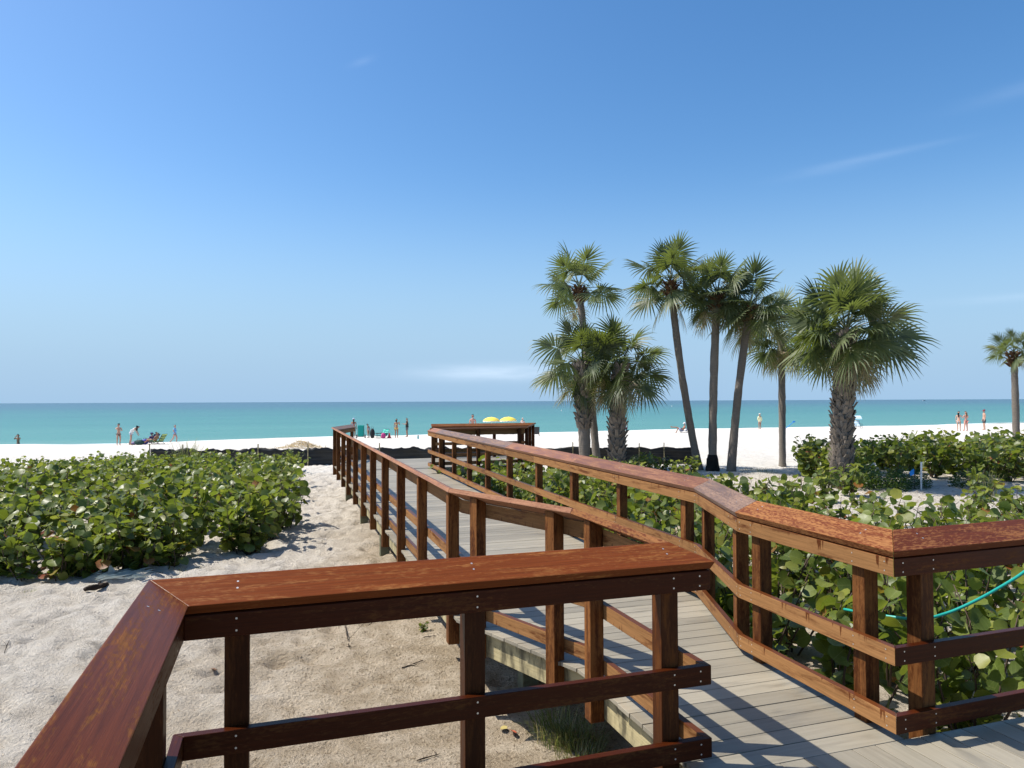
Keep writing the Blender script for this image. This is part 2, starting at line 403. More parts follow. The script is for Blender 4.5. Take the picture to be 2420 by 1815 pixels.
def post(root, ref, side, seg, s, zb=-.23, m='post'):
    p, q = Vector(ref[seg]), Vector(ref[seg + 1]); d = (q - p).normalized(); nn = Vector((-d.y, d.x)) * side
    h = .0445; b, t = [], []
    for (ds, l) in ((-h, -.0006), (h, -.0006), (h, -.089), (-h, -.089)):
        c = p + d * (s + ds) + nn * l; zt = .95 + (.055 - l) * SL - .044
        b.append((c.x, c.y, zb)); t.append((c.x, c.y, zt))
    mb = MB(); mb.hexa(b, t, 0, 1.2)
    return mb.build('post', M[m], root, bevel=.004)
def railing(root, ref, side, spec, rail_m='rail', post_m='post'):
    """spec: list of (segment, [post positions], cap joints, cap materials, rail joints)"""
    for seg, posts, cj, cm, rj in spec:
        L = (Vector(ref[seg + 1]) - Vector(ref[seg])).length
        cuts = [None] + cj + [None]
        for i in range(len(cuts) - 1):
            mb = MB(); sweep(mb, ref, side, seg, CAPS, cuts[i], cuts[i + 1])
            lo, hi = cuts[i] or 0, cuts[i + 1] or L
            for s in posts:
                if lo < s < hi: nails_top(mb, ref, side, seg, s)
            mb.build('top_rail', [M[cm[i % len(cm)]], M['nail']], root, bevel=.003)
        rc = [None] + rj + [None]
        for nm, sec in (('fascia_board', FASC), ('mid_rail', MIDR), ('bottom_rail', LOWR)):
            for i in range(len(rc) - 1):
                mb = MB(); sweep(mb, ref, side, seg, sec, rc[i], rc[i + 1]); lo, hi = rc[i] or 0, rc[i + 1] or L
                zs = (sec[0][1] - .022, sec[1][1] + .022)
                for s in posts:
                    if lo < s < hi: nails(mb, ref, side, seg, s, zs)
                for s in (lo + .02, hi - .02): nails(mb, ref, side, seg, s, zs)
                mb.build(nm, [M[rail_m], M['nail']], root, bevel=.0025)
        for s in posts: post(root, ref, side, seg, s, m=post_m)

r1 = thing('railing', 'dark wet wooden railing with a square corner, nearest the camera, overlooking the sand', 'railing', (-1.263, 2.693, 0), 0, 'boardwalk railings')
def at_root(root):
    # children are built in world coordinates: cancel the root's own offset
    for ch in root.children: ch.matrix_parent_inverse = root.matrix_basis.inverted()
railing(r1, REF_L, -1, [(0, [.13, 1.50, 2.87, 4.24], [], ['cap_deep'], []), (1, [.22, 1.16, 2.09], [], ['cap_deep'], [])], 'rail_shaded', 'post_shaded'); at_root(r1)
r2 = thing('railing', 'long wooden railing along the left side of the boardwalk, bending twice towards the beach', 'railing', (.873, 3.388, 0), 0, 'boardwalk railings')
railing(r2, REF_L, -1, [(2, [.23, 1.07], [], ['cap_speck'], []), (3, [.25, 1.11], [], ['cap_faded'], []),
    (4, [.12, 1.46, 2.78, 4.13, 5.49, 6.83, 8.28, 9.77, 11.19, 12.69, 14.06], [3.46, 7.5, 10.5], ['cap_faded'], [4.13, 8.28]),
    (5, [1.1, 2.15], [], ['cap_grey'], [])]); at_root(r2)
r3 = thing('railing', 'red brown wooden railing at the right edge of the near deck, above sea grape leaves', 'railing', (4.982, 4.695, 0), 0, 'boardwalk railings')
railing(r3, REF_R, 1, [(0, [.3, 1.66, 3.03], [], ['cap_red'], [])], 'rail_shaded', 'post'); at_root(r3)
r4 = thing('railing', 'long wooden railing along the right side of the boardwalk with speckled orange top', 'railing', (1.912, 3.624, 0), 0, 'boardwalk railings')
railing(r4, REF_R, 1, [(1, [.24, 1.13], [], ['cap_speck'], []), (2, [.22, 1.22], [], ['cap_grey'], []),
    (3, [.28, 1.62, 2.99, 4.35, 5.81, 7.2, 8.63, 10.06, 11.57, 12.55], [2.81, 5.75, 11.73], ['cap_faded', 'cap_faded', 'cap_grey', 'cap_faded'], [1.62, 4.35, 8.63])]); at_root(r4)
# far platform rails: right hand arm of the T at the end of the walk
REF_P = [(-2.135, 18.49), (.318, 19.348), (.62, 22.35), (-2.42, 21.55)]
r5 = thing('railing', 'wooden railing round the side platform at the far end of the boardwalk', 'railing', (-2.135, 18.49, 0), 0, 'boardwalk railings')
railing(r5, REF_P, 1, [(0, [.35, 1.3, 2.45], [], ['cap_faded'], []), (1, [.3, 1.5, 2.8], [], ['cap_faded'], []), (2, [.3, 1.2, 2.0, 3.0], [], ['cap_speck'], [])], 'rail', 'post_shaded'); at_root(r5)

# walkway deck boards: laid square across the walk
A_DIR = Vector((-.309, .951)).normalized(); B_DIR = Vector((A_DIR.y, -A_DIR.x))
def cross_limits(pl, s, pick):
    best = None
    for p, q in zip(pl, pl[1:]):
        a, b = p.dot(A_DIR), q.dot(A_DIR)
        if min(a, b) - 1e-6 <= s <= max(a, b) + 1e-6 and abs(a - b) > 1e-6:
            t = (s - a) / (b - a); v = (p + (q - p) * t).dot(B_DIR)
            best = v if best is None else pick(best, v)
    return best
def boards(mb, left, right, s0, s1, wd=.14, gap=.006, th=.025, rng=R):
    s = s0
    while s < s1:
        e = min(s + wd - gap, s1)
        l0, l1, r0, r1_ = cross_limits(left, s, min), cross_limits(left, e, min), cross_limits(right, s, max), cross_limits(right, e, max)
        if None not in (l0, l1, r0, r1_) and r0 - l0 > .02:
            j = rng.uniform(-.008, .008)
            P = lambda b, a, z: tuple((B_DIR * b + A_DIR * a).to_3d() + Vector((0, 0, z)))
            dz = rng.uniform(-.0012, .0012); n0 = len(mb.f)
            mb.hexa([P(l0 + j, s, dz), P(l0 + j, s, dz - th), P(l1 + j, e, dz - th), P(l1 + j, e, dz)], [P(r0 + j, s, dz), P(r0 + j, s, dz - th), P(r1_ + j, e, dz - th), P(r1_ + j, e, dz)], l0, r0)
            sh = rng.random()
            for k in range(n0, len(mb.f)): mb.a[k] = sh
            # top face (k=3) UV across the board
        s += wd
bw = thing('boardwalk', 'grey composite board walkway on timber piles leading to the beach', 'boardwalk', (0, 5, 0))
EL = [Vector(p) for p in offset_pts(REF_L, -.052, -1)]; ER = [Vector(p) for p in offset_pts(REF_R, -.052, 1)]
s_seam = Vector((1.224, 3.40)).dot(A_DIR)
mb = MB()
lp = [EL[2] - A_DIR * .5, EL[2]] + EL[3:6] + [EL[6]]
rpn = [ER[1] - A_DIR * .6] + ER[1:5]
s_plat = Vector((-2.135, 18.49)).dot(A_DIR)
boards(mb, lp, rpn, s_seam, s_plat)
PF = [Vector(p) for p in offset_pts(REF_P, -.05, 1)]
platR = [PF[0] - A_DIR * .2 , PF[1] - A_DIR * .2 + B_DIR * .02, PF[2], PF[2] + A_DIR * .6]
endS = Vector((-2.42, 21.6)).dot(A_DIR)
platR = [Vector((-2.18, 18.2)), PF[0], PF[1], PF[2], PF[2] + A_DIR * .8]
boards(mb, lp + [lp[-1] + A_DIR], platR, s_plat, endS)
mb.build('deck_boards', M['deck'], bw, bevel=.002, recalc=True)
def rim(root, ref, side, segs):
    for s in segs:
        mb = MB(); sweep(mb, ref, side, s, [(.038, -.028), (.038, -.215), (0, -.215), (0, -.028)]); mb.build('rim_joist', M['pine'], root, bevel=.003)
rim(bw, REF_L, -1, [2, 3, 4, 5]); rim(bw, REF_R, 1, [1, 2, 3]); rim(bw, REF_P, 1, [0, 1])
for k, yy in enumerate((6.3, 9.0, 12.0, 15.0, 18.5, 21.3)):
    c = Vector((.55, yy)) if yy < 6 else Vector((.55 - (yy - 6) * .31, yy))
    s = c.dot(A_DIR); l = cross_limits(lp, s, min); r = cross_limits(rpn if s < s_plat else platR, s, max)
    if l is None or r is None: continue
    bm_ = MB(); mid = B_DIR * ((l + r) / 2) + A_DIR * s
    bm_.box((mid.x, mid.y, -.31), r - l - .36, .075, .185, math.atan2(B_DIR.y, B_DIR.x)); bm_.build('cross_beam', M['pine'], bw, bevel=.004)
    for e in ((l + .30, r - .30) if yy > 10 else (l + .75, r - .30)):
        c2 = B_DIR * e + A_DIR * (s + .115); pb = MB(); pb.box((c2.x, c2.y, -.65), .15, .15, 1.24 - .0, math.atan2(B_DIR.y, B_DIR.x), vertical=True); pb.build('pile', M['pile'], bw, bevel=.012)
at_root(bw)
# near deck the camera stands on: boards run the long way, towards the beach
dk = thing('wooden_deck', 'grey composite deck in the foreground right, where the boardwalk begins', 'deck', (1.5, 1.5, 0))
mb = MB(); t = Vector((-1.263, 2.693)).dot(B_DIR)
left_b = Vector(offset_pts(REF_L, -.052, -1)[1]).dot(B_DIR)
b0 = left_b; rng = random.Random(3)
while b0 < 6.:
    b1 = b0 + .134
    cb = B_DIR * (b0 + .07)
    # stop at the deck edge under the corner railing, or at the walkway's first board
    end = s_seam - .006
    if b0 + .07 < Vector(REF_L[2]).dot(B_DIR): end = s_seam - .10 + .138
    dz = rng.uniform(-.0012, .0012); n0 = len(mb.f)
    P = lambda b, a, z: tuple((B_DIR * b + A_DIR * a).to_3d() + Vector((0, 0, z)))
    mb.hexa([P(b0, -3, dz), P(b0, -3, dz - .025), P(b1, -3, dz - .025), P(b1, -3, dz)], [P(b0, end, dz), P(b0, end, dz - .025), P(b1, end, dz - .025), P(b1, end, dz)], -3, end)
    sh = rng.random()
    for k in range(n0, len(mb.f)): mb.a[k] = sh
    b0 += .14
mb.build('deck_boards', M['deck'], dk, bevel=.002)
rim(dk, REF_L, -1, [0, 1]); rim(dk, REF_R, 1, [0]); at_root(dk)

# ------------------------------------------------------------------ foliage materials
def leaf_mat(name, ramp, trans=.35, rough=.42, spec=.45, veins=True):
    m = mat(name, rough=rough, spec=spec); q = NT(m)
    a = q.n('ShaderNodeAttribute', attribute_name='shade_id').outputs['Fac']; rnd = q.n('ShaderNodeObjectInfo').outputs['Random']
    r = q.n('ShaderNodeValToRGB'); e = r.color_ramp.elements
    e[0].position, e[0].color = ramp[0][0], (*ramp[0][1], 1); e[1].position, e[1].color = ramp[-1][0], (*ramp[-1][1], 1)
    for p, c in ramp[1:-1]: k = e.new(p); k.color = (*c, 1)
    q.l(a, r.inputs[0]); col = r.outputs[0]
    P = q.n('ShaderNodeNewGeometry').outputs['Position']
    n = q.noise(P, 22., 3.)
    hv = q.n('ShaderNodeHueSaturation'); q.l(col, hv.inputs['Color']); q.l(q.math('MULTIPLY', q.math('MULTIPLY_ADD', n, .6, .7), q.math('MULTIPLY_ADD', rnd, .3, .85)), hv.inputs['Value']); col = hv.outputs[0]
    if veins:
        u, v = uvsep(q)   # u,v in -1..1 on the leaf, midrib along v
        mid = q.step(q.math('ABSOLUTE', u), .045, .015)
        sv = q.math('FRACT', q.math('MULTIPLY', q.math('SUBTRACT', v, q.math('MULTIPLY', q.math('ABSOLUTE', u), .7)), 2.6))
        side = q.step(q.math('ABSOLUTE', q.math('SUBTRACT', sv, .5)), .06, .02)
        col = q.mix(q.math('MULTIPLY', q.math('MAXIMUM', mid, q.math('MULTIPLY', side, .7)), .55), col, (.26, .30, .10))
    q.l(col, q.b.inputs['Base Color'])
    tr = q.n('ShaderNodeBsdfTranslucent'); tcol = q.mix(.5, col, (.30, .38, .02)); q.l(tcol, tr.inputs[0])
    ms = q.n('ShaderNodeMixShader'); ms.inputs[0].default_value = trans
    q.l(q.b.outputs[0], ms.inputs[1]); q.l(tr.outputs[0], ms.inputs[2]); q.l(ms.outputs[0], q.o.inputs[0])
    return m
SG = [(0, (.046, .076, .020)), (.35, (.095, .135, .026)), (.68, (.175, .205, .034)), (.90, (.25, .245, .040)), (.94, (.25, .13, .03)), (.97, (.22, .05, .02)), (1, (.25, .02, .015))]
M['leaf'] = leaf_mat('sea_grape_leaf', SG, .42)
M['stem'] = mat('sea_grape_stem', (.075, .05, .032), .8)
M['weed'] = leaf_mat('weed_leaf', [(0, (.02, .05, .012)), (1, (.06, .12, .02))], .3, veins=False)
M['frond'] = leaf_mat('palm_frond', [(0, (.042, .060, .030)), (.5, (.095, .122, .058)), (.85, (.19, .205, .105)), (.93, (.28, .235, .145)), (1, (.32, .25, .165))], .32, .48, .4, False)
M['grass'] = leaf_mat('grass_blade', [(0, (.09, .13, .04)), (.5, (.20, .22, .07)), (1, (.45, .36, .18))], .3, veins=False)

def leaf(mb, c, nrm, tipd, r, a, rng):
    """one round sea grape leaf: cupped disc with a fold along the midrib"""
    n = nrm.normalized(); t = (tipd - n * tipd.dot(n))
    t = t.normalized() if t.length > 1e-3 else n.orthogonal().normalized()
    s = n.cross(t); K = 10; fold = rng.uniform(.05, .35); cup = rng.uniform(-.12, .22); wav = rng.uniform(0, .10)
    ci = mb.vert(c + t * r * .1); mid = []
    for k in range(K):
        an = 2 * math.pi * k / K; rr = r * (1 + .05 * math.sin(3 * an + c.x * 9))
        if k == 5: rr *= .80
        x, y = math.sin(an), math.cos(an)
        z = fold * abs(x) + cup * (x * x + y * y) - .15 * max(0, y) ** 2 + wav * math.sin(4 * an)
        mid.append((mb.vert(c + s * x * rr * 1.05 + t * y * rr + n * z * r), (x, y)))
    for k in range(K):
        p, q = mid[k], mid[(k + 1) % K]; mb.face([ci, p[0], q[0]], [(0, .1), p[1], q[1]], 0, a)
def sea_grape(rng, h, spread, nst, lr, lay=14):
    lv, st = MB(), MB()
    for i in range(nst):
        az = rng.uniform(0, 2 * math.pi); ln = spread * rng.uniform(.15, 1.); hh = h * rng.uniform(.62, 1.05)
        base = Vector((math.cos(az) * spread * .15 * rng.random(), math.sin(az) * spread * .15 * rng.random(), -.08))
        topp = Vector((math.cos(az) * ln, math.sin(az) * ln, hh)); bend = Vector((rng.uniform(-.12, .12), rng.uniform(-.12, .12), hh * .1))
        pts = [base + (topp - base) * t + bend * math.sin(math.pi * t) for t in (0, .25, .5, .75, 1)]
        st.tube(pts, [.011, .010, .008, .006, .004], 5)
        nl = int(lay * rng.uniform(.75, 1.2))
        for k in range(nl):
            t = .12 + .88 * (k + rng.random() * .6) / nl; f = t * 4; j = min(3, int(f)); p = pts[j].lerp(pts[j + 1], f - j)
            la = az + (k % 2) * math.pi + math.pi / 2 + rng.uniform(-1., 1.); out_ = Vector((math.cos(la), math.sin(la), rng.uniform(-.1, .6))).normalized()
            r = lr * rng.uniform(.45, 1.18) * (1.05 - .35 * max(0, t - .6))
            pe = p + out_ * r * .55; st.tube([p, pe], [.003, .0025], 3, cap=False)
            nv = (Vector((0, 0, 1)) * rng.uniform(.05, 1.) + out_ * rng.uniform(-.5, .7) + Vector((rng.uniform(-.55, .55), rng.uniform(-.55, .55), 0)))
            a = min(1., max(0, rng.betavariate(1.6, 2.2) * .9)) if rng.random() > .035 else rng.uniform(.9, 1.)
            if t > .85: a = min(.9, a + .22)
            leaf(lv, pe + out_ * r * .9, nv, out_, r, a, rng)
    return lv, st
protos = []
def make_proto(seed, h, spread, nst, lr, lay):
    rng = random.Random(seed); lv, st = sea_grape(rng, h, spread, nst, lr, lay)
    o = thing('sea_grape_shrub', '', 'shrub')
    lv.build('foliage', M['leaf'], o, smooth=True, recalc=False); st.build('stems', M['stem'], o, smooth=True, recalc=False)
    return o
for i in range(7): protos.append([make_proto(20 + i, 1.25, .86, 13, .096, 14), False])
near_protos = [[make_proto(60 + i, 1.25, .80, 14, .074, 18), False] for i in range(4)]
low_protos = [[make_proto(40 + i, .75, .5, 7, .09, 11), False] for i in range(3)]
def place_shrub(pool, x, y, rng, label, group, sc=(.85, 1.15), dz=0., idx=None, wide=1.):
    pr = pool[rng.randrange(len(pool)) if idx is None else idx]
    if not pr[1]: o = pr[0]; pr[1] = True
    else: o = copy_thing(pr[0])
    k = rng.uniform(*sc); o.scale = (k * wide * rng.uniform(.9, 1.12), k * wide * rng.uniform(.9, 1.12), k)
    o.location = (x, y, ground(x, y) + dz); o.rotation_euler = (rng.uniform(-.08, .08), rng.uniform(-.08, .08), rng.uniform(0, 6.28))
    tag(o, label, 'shrub', group); return o
def inside(poly, x, y):
    c = False
    for (a, b), (d, e) in zip(poly, poly[1:] + poly[:1]):
        if (b > y) != (e > y) and x < (d - a) * (y - b) / (e - b) + a: c = not c
    return c
def scatter(poly, sp, rng, bad=None, tries=9000):
    xs = [p[0] for p in poly]; ys = [p[1] for p in poly]; pts = []
    for _ in range(tries):
        x, y = rng.uniform(min(xs), max(xs)), rng.uniform(min(ys), max(ys))
        if inside(poly, x, y) and all((x - a) ** 2 + (y - b) ** 2 > sp * sp for a, b in pts) and not (bad and bad(x, y)): pts.append((x, y))
    return pts
LB = [(-9.6, 10.4), (-7.6, 10.2), (-6.1, 10.6), (-5.0, 11.3), (-4.15, 12.4), (-4.35, 13.8), (-5.2, 16.), (-6.3, 20.), (-7.3, 24.), (-7.9, 26.6), (-13., 26.), (-17.5, 22.5), (-17., 19.), (-13, 15.)]
rng = random.Random(11)
for x, y in scatter(LB, .86, rng): place_shrub(protos, x, y, rng, 'round leaved sea grape shrub in the dense bed left of the boardwalk', 'sea grape shrubs in the left bed', (.74, .92) if y < 17 else (.64, .78) if y < 22 else (.52, .66), wide=1.05)
for i in range(20):   # low outer shoots along the front and path side of the bed
    t_ = rng.random() * 5; k_ = int(t_); a_, b_ = LB[k_], LB[k_ + 1]; f_ = t_ - k_
    place_shrub(low_protos, a_[0] + (b_[0] - a_[0]) * f_ + rng.uniform(-.3, .1), a_[1] + (b_[1] - a_[1]) * f_ - rng.uniform(-.1, .3), rng, 'round leaved sea grape shrub in the dense bed left of the boardwalk', 'sea grape shrubs in the left bed', (.6, .95))
def rline(y):  # right railing x at a given y
    pts = REF_R[1:]
    for (a, b), (c, d) in zip(pts, pts[1:]):
        if b <= y <= d: return a + (c - a) * (y - b) / (d - b)
    return pts[-1][0] if y > pts[-1][1] else pts[0][0]
RB = [(2.15, 4.55), (3.2, 4.75), (5.2, 5.3), (8.6, 6.3), (8.6, 10.2), (6.3, 11.8), (5.0, 14.0), (3.7, 17.), (2.2, 19.2), (-.4, 18.9), (-1.5, 18.1), (1.2, 9.2), (2.0, 6.2), (1.95, 5.2)]
for x, y in scatter(RB, .80, rng, lambda x, y: x < rline(y) + .50):
    place_shrub(near_protos if y < 9 else protos, x, y, rng, 'sea grape shrub with broad leaves close behind the right hand railing', 'sea grape shrubs right of the boardwalk', (.90, 1.04) if y < 8.5 else (.70, .88))
HB = [(9.0, 21.2), (9.7, 20.8), (10.2, 22.2), (12, 22.8), (15, 21.2), (17, 20.5), (21, 21), (21, 27), (14, 27), (11.0, 25.6), (9.4, 23.4)]
for x, y in scatter(HB, .95, rng): place_shrub(protos, x, y, rng, 'sea grape shrub in the sunny hedge around and right of the thick palm', 'sea grape shrubs in the far right hedge', (.92, 1.08), wide=1.05)
for i, (x, y) in enumerate([(7.2, 14.6), (8.4, 13.2), (9.3, 14.6), (6.4, 16.4), (5.2, 18.6), (7.6, 17.4), (10.8, 15.2), (9.9, 12.2), (8.8, 18.9), (11.6, 17.8), (4.6, 24.6), (5.1, 24.2), (3.1, 24.2), (3.9, 23.7), (2.3, 24.8), (5.8, 23.4), (5.4, 23.0)]):
    place_shrub(low_protos, x, y, rng, 'low sea grape seedling on the open sand between the railing and the palms', 'sea grape seedlings under the palms', (.7, 1.1))
# spare prototypes that were never placed are removed
for pr in protos + low_protos + near_protos:
    if not pr[1]:
        for ch in list(pr[0].children): bpy.data.objects.remove(ch)
        bpy.data.objects.remove(pr[0])

# fine leaved dark weeds
def weed_mesh(rng, r, h, n):
    b = MB()
    for i in range(n):
        az = rng.uniform(0, 6.28); q = math.sqrt(rng.random()) * r; z = rng.uniform(.05, 1) * h * (1 - .6 * (q / r) ** 2)
        c = Vector((math.cos(az) * q, math.sin(az) * q, z)); l = rng.uniform(.05, .10)
        d = Vector((math.cos(az + rng.uniform(-1, 1)), math.sin(az + rng.uniform(-1, 1)), rng.uniform(-.3, .7))).normalized(); s = d.cross(Vector((rng.uniform(-1, 1), rng.uniform(-1, 1), 1))).normalized()
        b.poly([c, c + d * l * .5 + s * l * .25, c + d * l, c + d * l * .5 - s * l * .25], None, 0, rng.random())
    return b
wd_ = weed_mesh(random.Random(5), .75, .75, 2200).build('weed_shrub', M['weed'], None, recalc=False)
wl = [(9.7, 20.6, 1.0, 'bushy dark green weed at the foot of the thick palm'), (10.5, 20.2, .8, 'dark green weed shrub between the thick palm and the white post'), (11.3, 20.6, .8, 'dark weed shrub right behind the white post'),
      (12.9, 20.2, .75, 'dark low weed on the sand right of the white post'), (4.75, 26.4, .75, 'bright green weed against the right end of the silt fence'), (10.4, 22.4, 1.2, 'dark shaded weed filling the gap in the hedge right of the thick palm')]
for i, (x, y, k, lb) in enumerate(wl):
    o = wd_ if i == 0 else wd_.copy()
    if i: C.objects.link(o)
    o.location = (x, y, ground(x, y) - .03); o.scale = (k, k, k * 1.05); o.rotation_euler = (0, 0, i * 1.3); tag(o, lb, 'weed', 'dark weeds among the sea grapes')

# ------------------------------------------------------------------ palms
def bark_mat(name, a, b, ring=0.):
    m = mat(name, rough=.9, spec=.2); q = NT(m); u, v = uvsep(q)
    P = q.n('ShaderNodeNewGeometry').outputs['Position']
    n1 = q.noise(q.vec(q.math('MULTIPLY', u, 26.), q.math('MULTIPLY', v, 5.)), 1., 6., .7, .6); n2 = q.noise(P, 30., 4.); at = q.n('ShaderNodeAttribute', attribute_name='shade_id').outputs['Fac']
    f = q.math('MULTIPLY', q.math('ADD', n1, q.math('MULTIPLY', at, .9)), .72)
    q.l(q.mix(f, a, b), q.b.inputs['Base Color']); q.bump(q.math('ADD', n1, q.math('MULTIPLY', n2, .5)), .03, 1.); return m
M['bark'] = bark_mat('palm_bark', (.062, .050, .040), (.30, .262, .22))
M['boot'] = bark_mat('palm_boots', (.050, .038, .028), (.235, .200, .165))
M['fibre'] = bark_mat('palm_fibre', (.035, .018, .010), (.15, .085, .045))
M['char'] = bark_mat('charred_bark', (.008, .007, .007), (.035, .030, .028))
def frond(mb, org, az, el, lp_, lb, rng, dead=False, droop=.5):
    d = Vector((math.cos(az) * math.cos(el), math.sin(az) * math.cos(el), math.sin(el)))
    pts = [org]; p = org.copy(); dd = d.copy()
    for k in range(4):
        dd = (dd + Vector((0, 0, -.055 * (1.6 if dead else 1) * (math.cos(el) + .15)))).normalized(); p = p + dd * lp_ / 4; pts.append(p.copy())
    ash = rng.uniform(.94, 1.) if dead else rng.betavariate(2, 2.2) * .86
    mb.tube(pts, [.022, .018, .014, .012, .010], 4, a=min(1, ash + .18) if not dead else .97, cap=False)
    t = dd.copy(); s = t.cross(Vector((0, 0, 1)))
    s = s.normalized() if s.length > .05 else Vector((math.sin(az), -math.cos(az), 0))
    roll = rng.uniform(-1.15, 1.15); n = s.cross(t).normalized(); s, n = s * math.cos(roll) + n * math.sin(roll), n * math.cos(roll) - s * math.sin(roll)
    N = 30; fold = rng.uniform(-.55, .15); dr = droop * rng.uniform(.5, 1.9)
    for i in range(N):
        ph = rad(-128 + 256 * i / (N - 1)) + rng.uniform(-.03, .03)
        costa = .30 * lb * max(0, math.cos(ph)) ** 1.2       # segments leave the midrib further out near the tip
        b0 = p + t * costa * .9 + Vector((0, 0, -1)) * costa * costa * .30 / lb * dr * 1.4
        L = lb * (.60 + .40 * max(0, math.cos(ph * .6))) * rng.uniform(.86, 1.06) - costa * .75
        dr2 = (t * math.cos(ph) + s * math.sin(ph) + n * fold * (abs(math.sin(ph)) * .9)).normalized()
        side = (s * math.cos(ph) - t * math.sin(ph)).normalized()
        w0 = lb * .018; w1 = lb * .030; w2 = lb * .015
        if dead: w1 *= .7
        gpt = lambda r: b0 + dr2 * L * r + Vector((0, 0, -1)) * (L * r * r * (.03 + .17 * dr) + (L * max(0, r - .6) ** 2 * .9 * dr))
        tw = n * rng.uniform(-.4, .4)
        c0, c1, c2, c3 = gpt(.03), gpt(.42), gpt(.76), gpt(1.0)
        sv = (side + tw).normalized(); a = min(1, max(0, ash + rng.uniform(-.14, .14)))
        v = [mb.vert(c0 - side * w0), mb.vert(c0 + side * w0), mb.vert(c1 - sv * w1), mb.vert(c1 + sv * w1), mb.vert(c2 - sv * w2), mb.vert(c2 + sv * w2), mb.vert(c3)]
        mb.face([v[0], v[1], v[3], v[2]], None, 0, a); mb.face([v[2], v[3], v[5], v[4]], None, 0, a); mb.face([v[4], v[5], v[6]], None, 0, min(1, a + .04))
def boots(mb, axis, r_of, z0, z1, nrow, per, size, rng, shade=(.2, .9), flare=.35):
    """old leaf bases: split wedges criss-crossing up the trunk"""
    for i in range(nrow):
        t = z0 + (z1 - z0) * (i + .5) / nrow
        c, tan = axis(t)
        for j in range(per):
            if rng.random() < .08: continue
            an = 2 * math.pi * (j + (i % 2) * .5) / per + rng.uniform(-.12, .12)
            o = Vector((math.cos(an), math.sin(an), 0)); sd = Vector((-math.sin(an), math.cos(an), 0)); r = r_of(t)
            l = size * rng.uniform(.7, 1.25); wv = size * .36 * rng.uniform(.8, 1.2); fl = flare * rng.uniform(.4, 1.5); lean = rng.uniform(-.35, .35)
            b = c + o * r * .92; tip = b + tan * l * .8 + o * l * fl + sd * lean * l; a = rng.uniform(*shade)
            th = o * size * .16
            v = [mb.vert(b - sd * wv), mb.vert(b + sd * wv), mb.vert(tip + sd * wv * .55 + o * .0), mb.vert(tip - sd * wv * .55), mb.vert(b - sd * wv * .8 + th), mb.vert(b + sd * wv * .8 + th), mb.vert(tip + sd * wv * .4 + th), mb.vert(tip - sd * wv * .4 + th)]
            for f in ((0, 1, 5, 4), (1, 2, 6, 5), (2, 3, 7, 6), (3, 0, 4, 7), (4, 5, 6, 7), (3, 2, 1, 0)): mb.face([v[k] for k in f], [(rng.random(), rng.random())] * 4, 0, a)
def palm(label, base, mid, top, r0, r1, nfr, R_, seed, boot=None, ball=True, dead=0, char=False, els=(-48, 84), droop=.5, extra=()):
    rng = random.Random(seed); B, Mi, T = Vector(base), Vector(mid), Vector(top)
    B.z = ground(B.x, B.y) - .15
    root = thing('palm_tree', label, 'palm tree', (B.x, B.y, B.z + .15), 0, 'palm trees at the top of the beach')
    def axis(t):
        c = B * (1 - t) ** 2 + Mi * 2 * t * (1 - t) + T * t * t; tan = ((Mi - B) * 2 * (1 - t) + (T - Mi) * 2 * t).normalized(); return c, tan
    K = 30; rof = lambda t: (r0 + (r1 - r0) * t) * (1 + .22 * max(0, .08 - t) / .08)
    tb = MB(); tb.tube([axis(i / K)[0] for i in range(K + 1)], [rof(i / K) * (1 + rng.uniform(-.05, .05)) for i in range(K + 1)], 12, jit=.05, rng=rng, a=rng.random() * .4)
    tk = tb.build('trunk', M['bark'], root, smooth=True)
    if boot:
        bb = MB(); boots(bb, axis, rof, boot[0], boot[1], boot[2], boot[3], boot[4], rng); bb.build('leaf_bases', M['boot'], tk)
    if ball:
        bb = MB(); Lt = (T - B).length; boots(bb, axis, lambda t: r1 * 1.25, 1 - .52 / Lt, 1.0, 5, 9, .22, rng, (.0, .6), .75); bb.build('fibre_collar', M['fibre'], tk)
    if char:
        cb = MB(); cb.tube([axis(t)[0] for t in (.005, .03, .06, .09, .115)], [rof(.0) * 1.35, rof(.0) * 1.3, rof(.05) * 1.25, rof(.05) * 1.22, rof(.1) * 1.03], 14, jit=.10, rng=rng); cb.build('charred_base', M['char'], tk)
    cr = MB()
    for i in range(nfr):
        f = (i + .5) / nfr; el = rad(els[1] + (els[0] - els[1]) * f ** .8) + rng.uniform(-.12, .12); az = i * 2.39996 + rng.uniform(-.3, .3) + seed
        k = rng.uniform(.85, 1.08); up = T + Vector((0, 0, .12 * (1 - f)))
        frond(cr, up, az, el, R_ * .50 * k, R_ * .62 * k, rng, False, droop * (.55 + .8 * f))
    dd_ = MB()
    for i in range(dead):
        frond(dd_, T + Vector((0, 0, -.1)), rng.uniform(0, 6.28), rad(rng.uniform(-62, -30)), R_ * .45, R_ * .48, rng, True, .9)
    for (az, el, k) in extra: frond(cr, T, az, rad(el), R_ * .55 * k, R_ * .6 * k, rng, False, droop)
    co = cr.build('crown', M['frond'], root, recalc=False)
    if dead: dd_.build('dead_fronds', M['frond'], co, recalc=False)
    at_root_later.append(root); return root
at_root_later = []
def px(u, v, y):   # world point seen at photo position (u, v) at distance y; only used to read off trunk positions
    a, b = u - 1210., -(v - 907.5); c, s = math.cos(rad(-ROLL)), math.sin(rad(-ROLL)); a, b = a * c - b * s, a * s + b * c
    F = 1695.8; c, s = math.cos(rad(PITCH)), math.sin(rad(PITCH)); d = Vector((a, F * c - b * s, F * s + b * c)); return d * (y / d.y) + Vector((0, 0, EYE))
def pz(u, v, y, z=0):
    p = px(u, v, y); return (p.x, p.y, p.z)
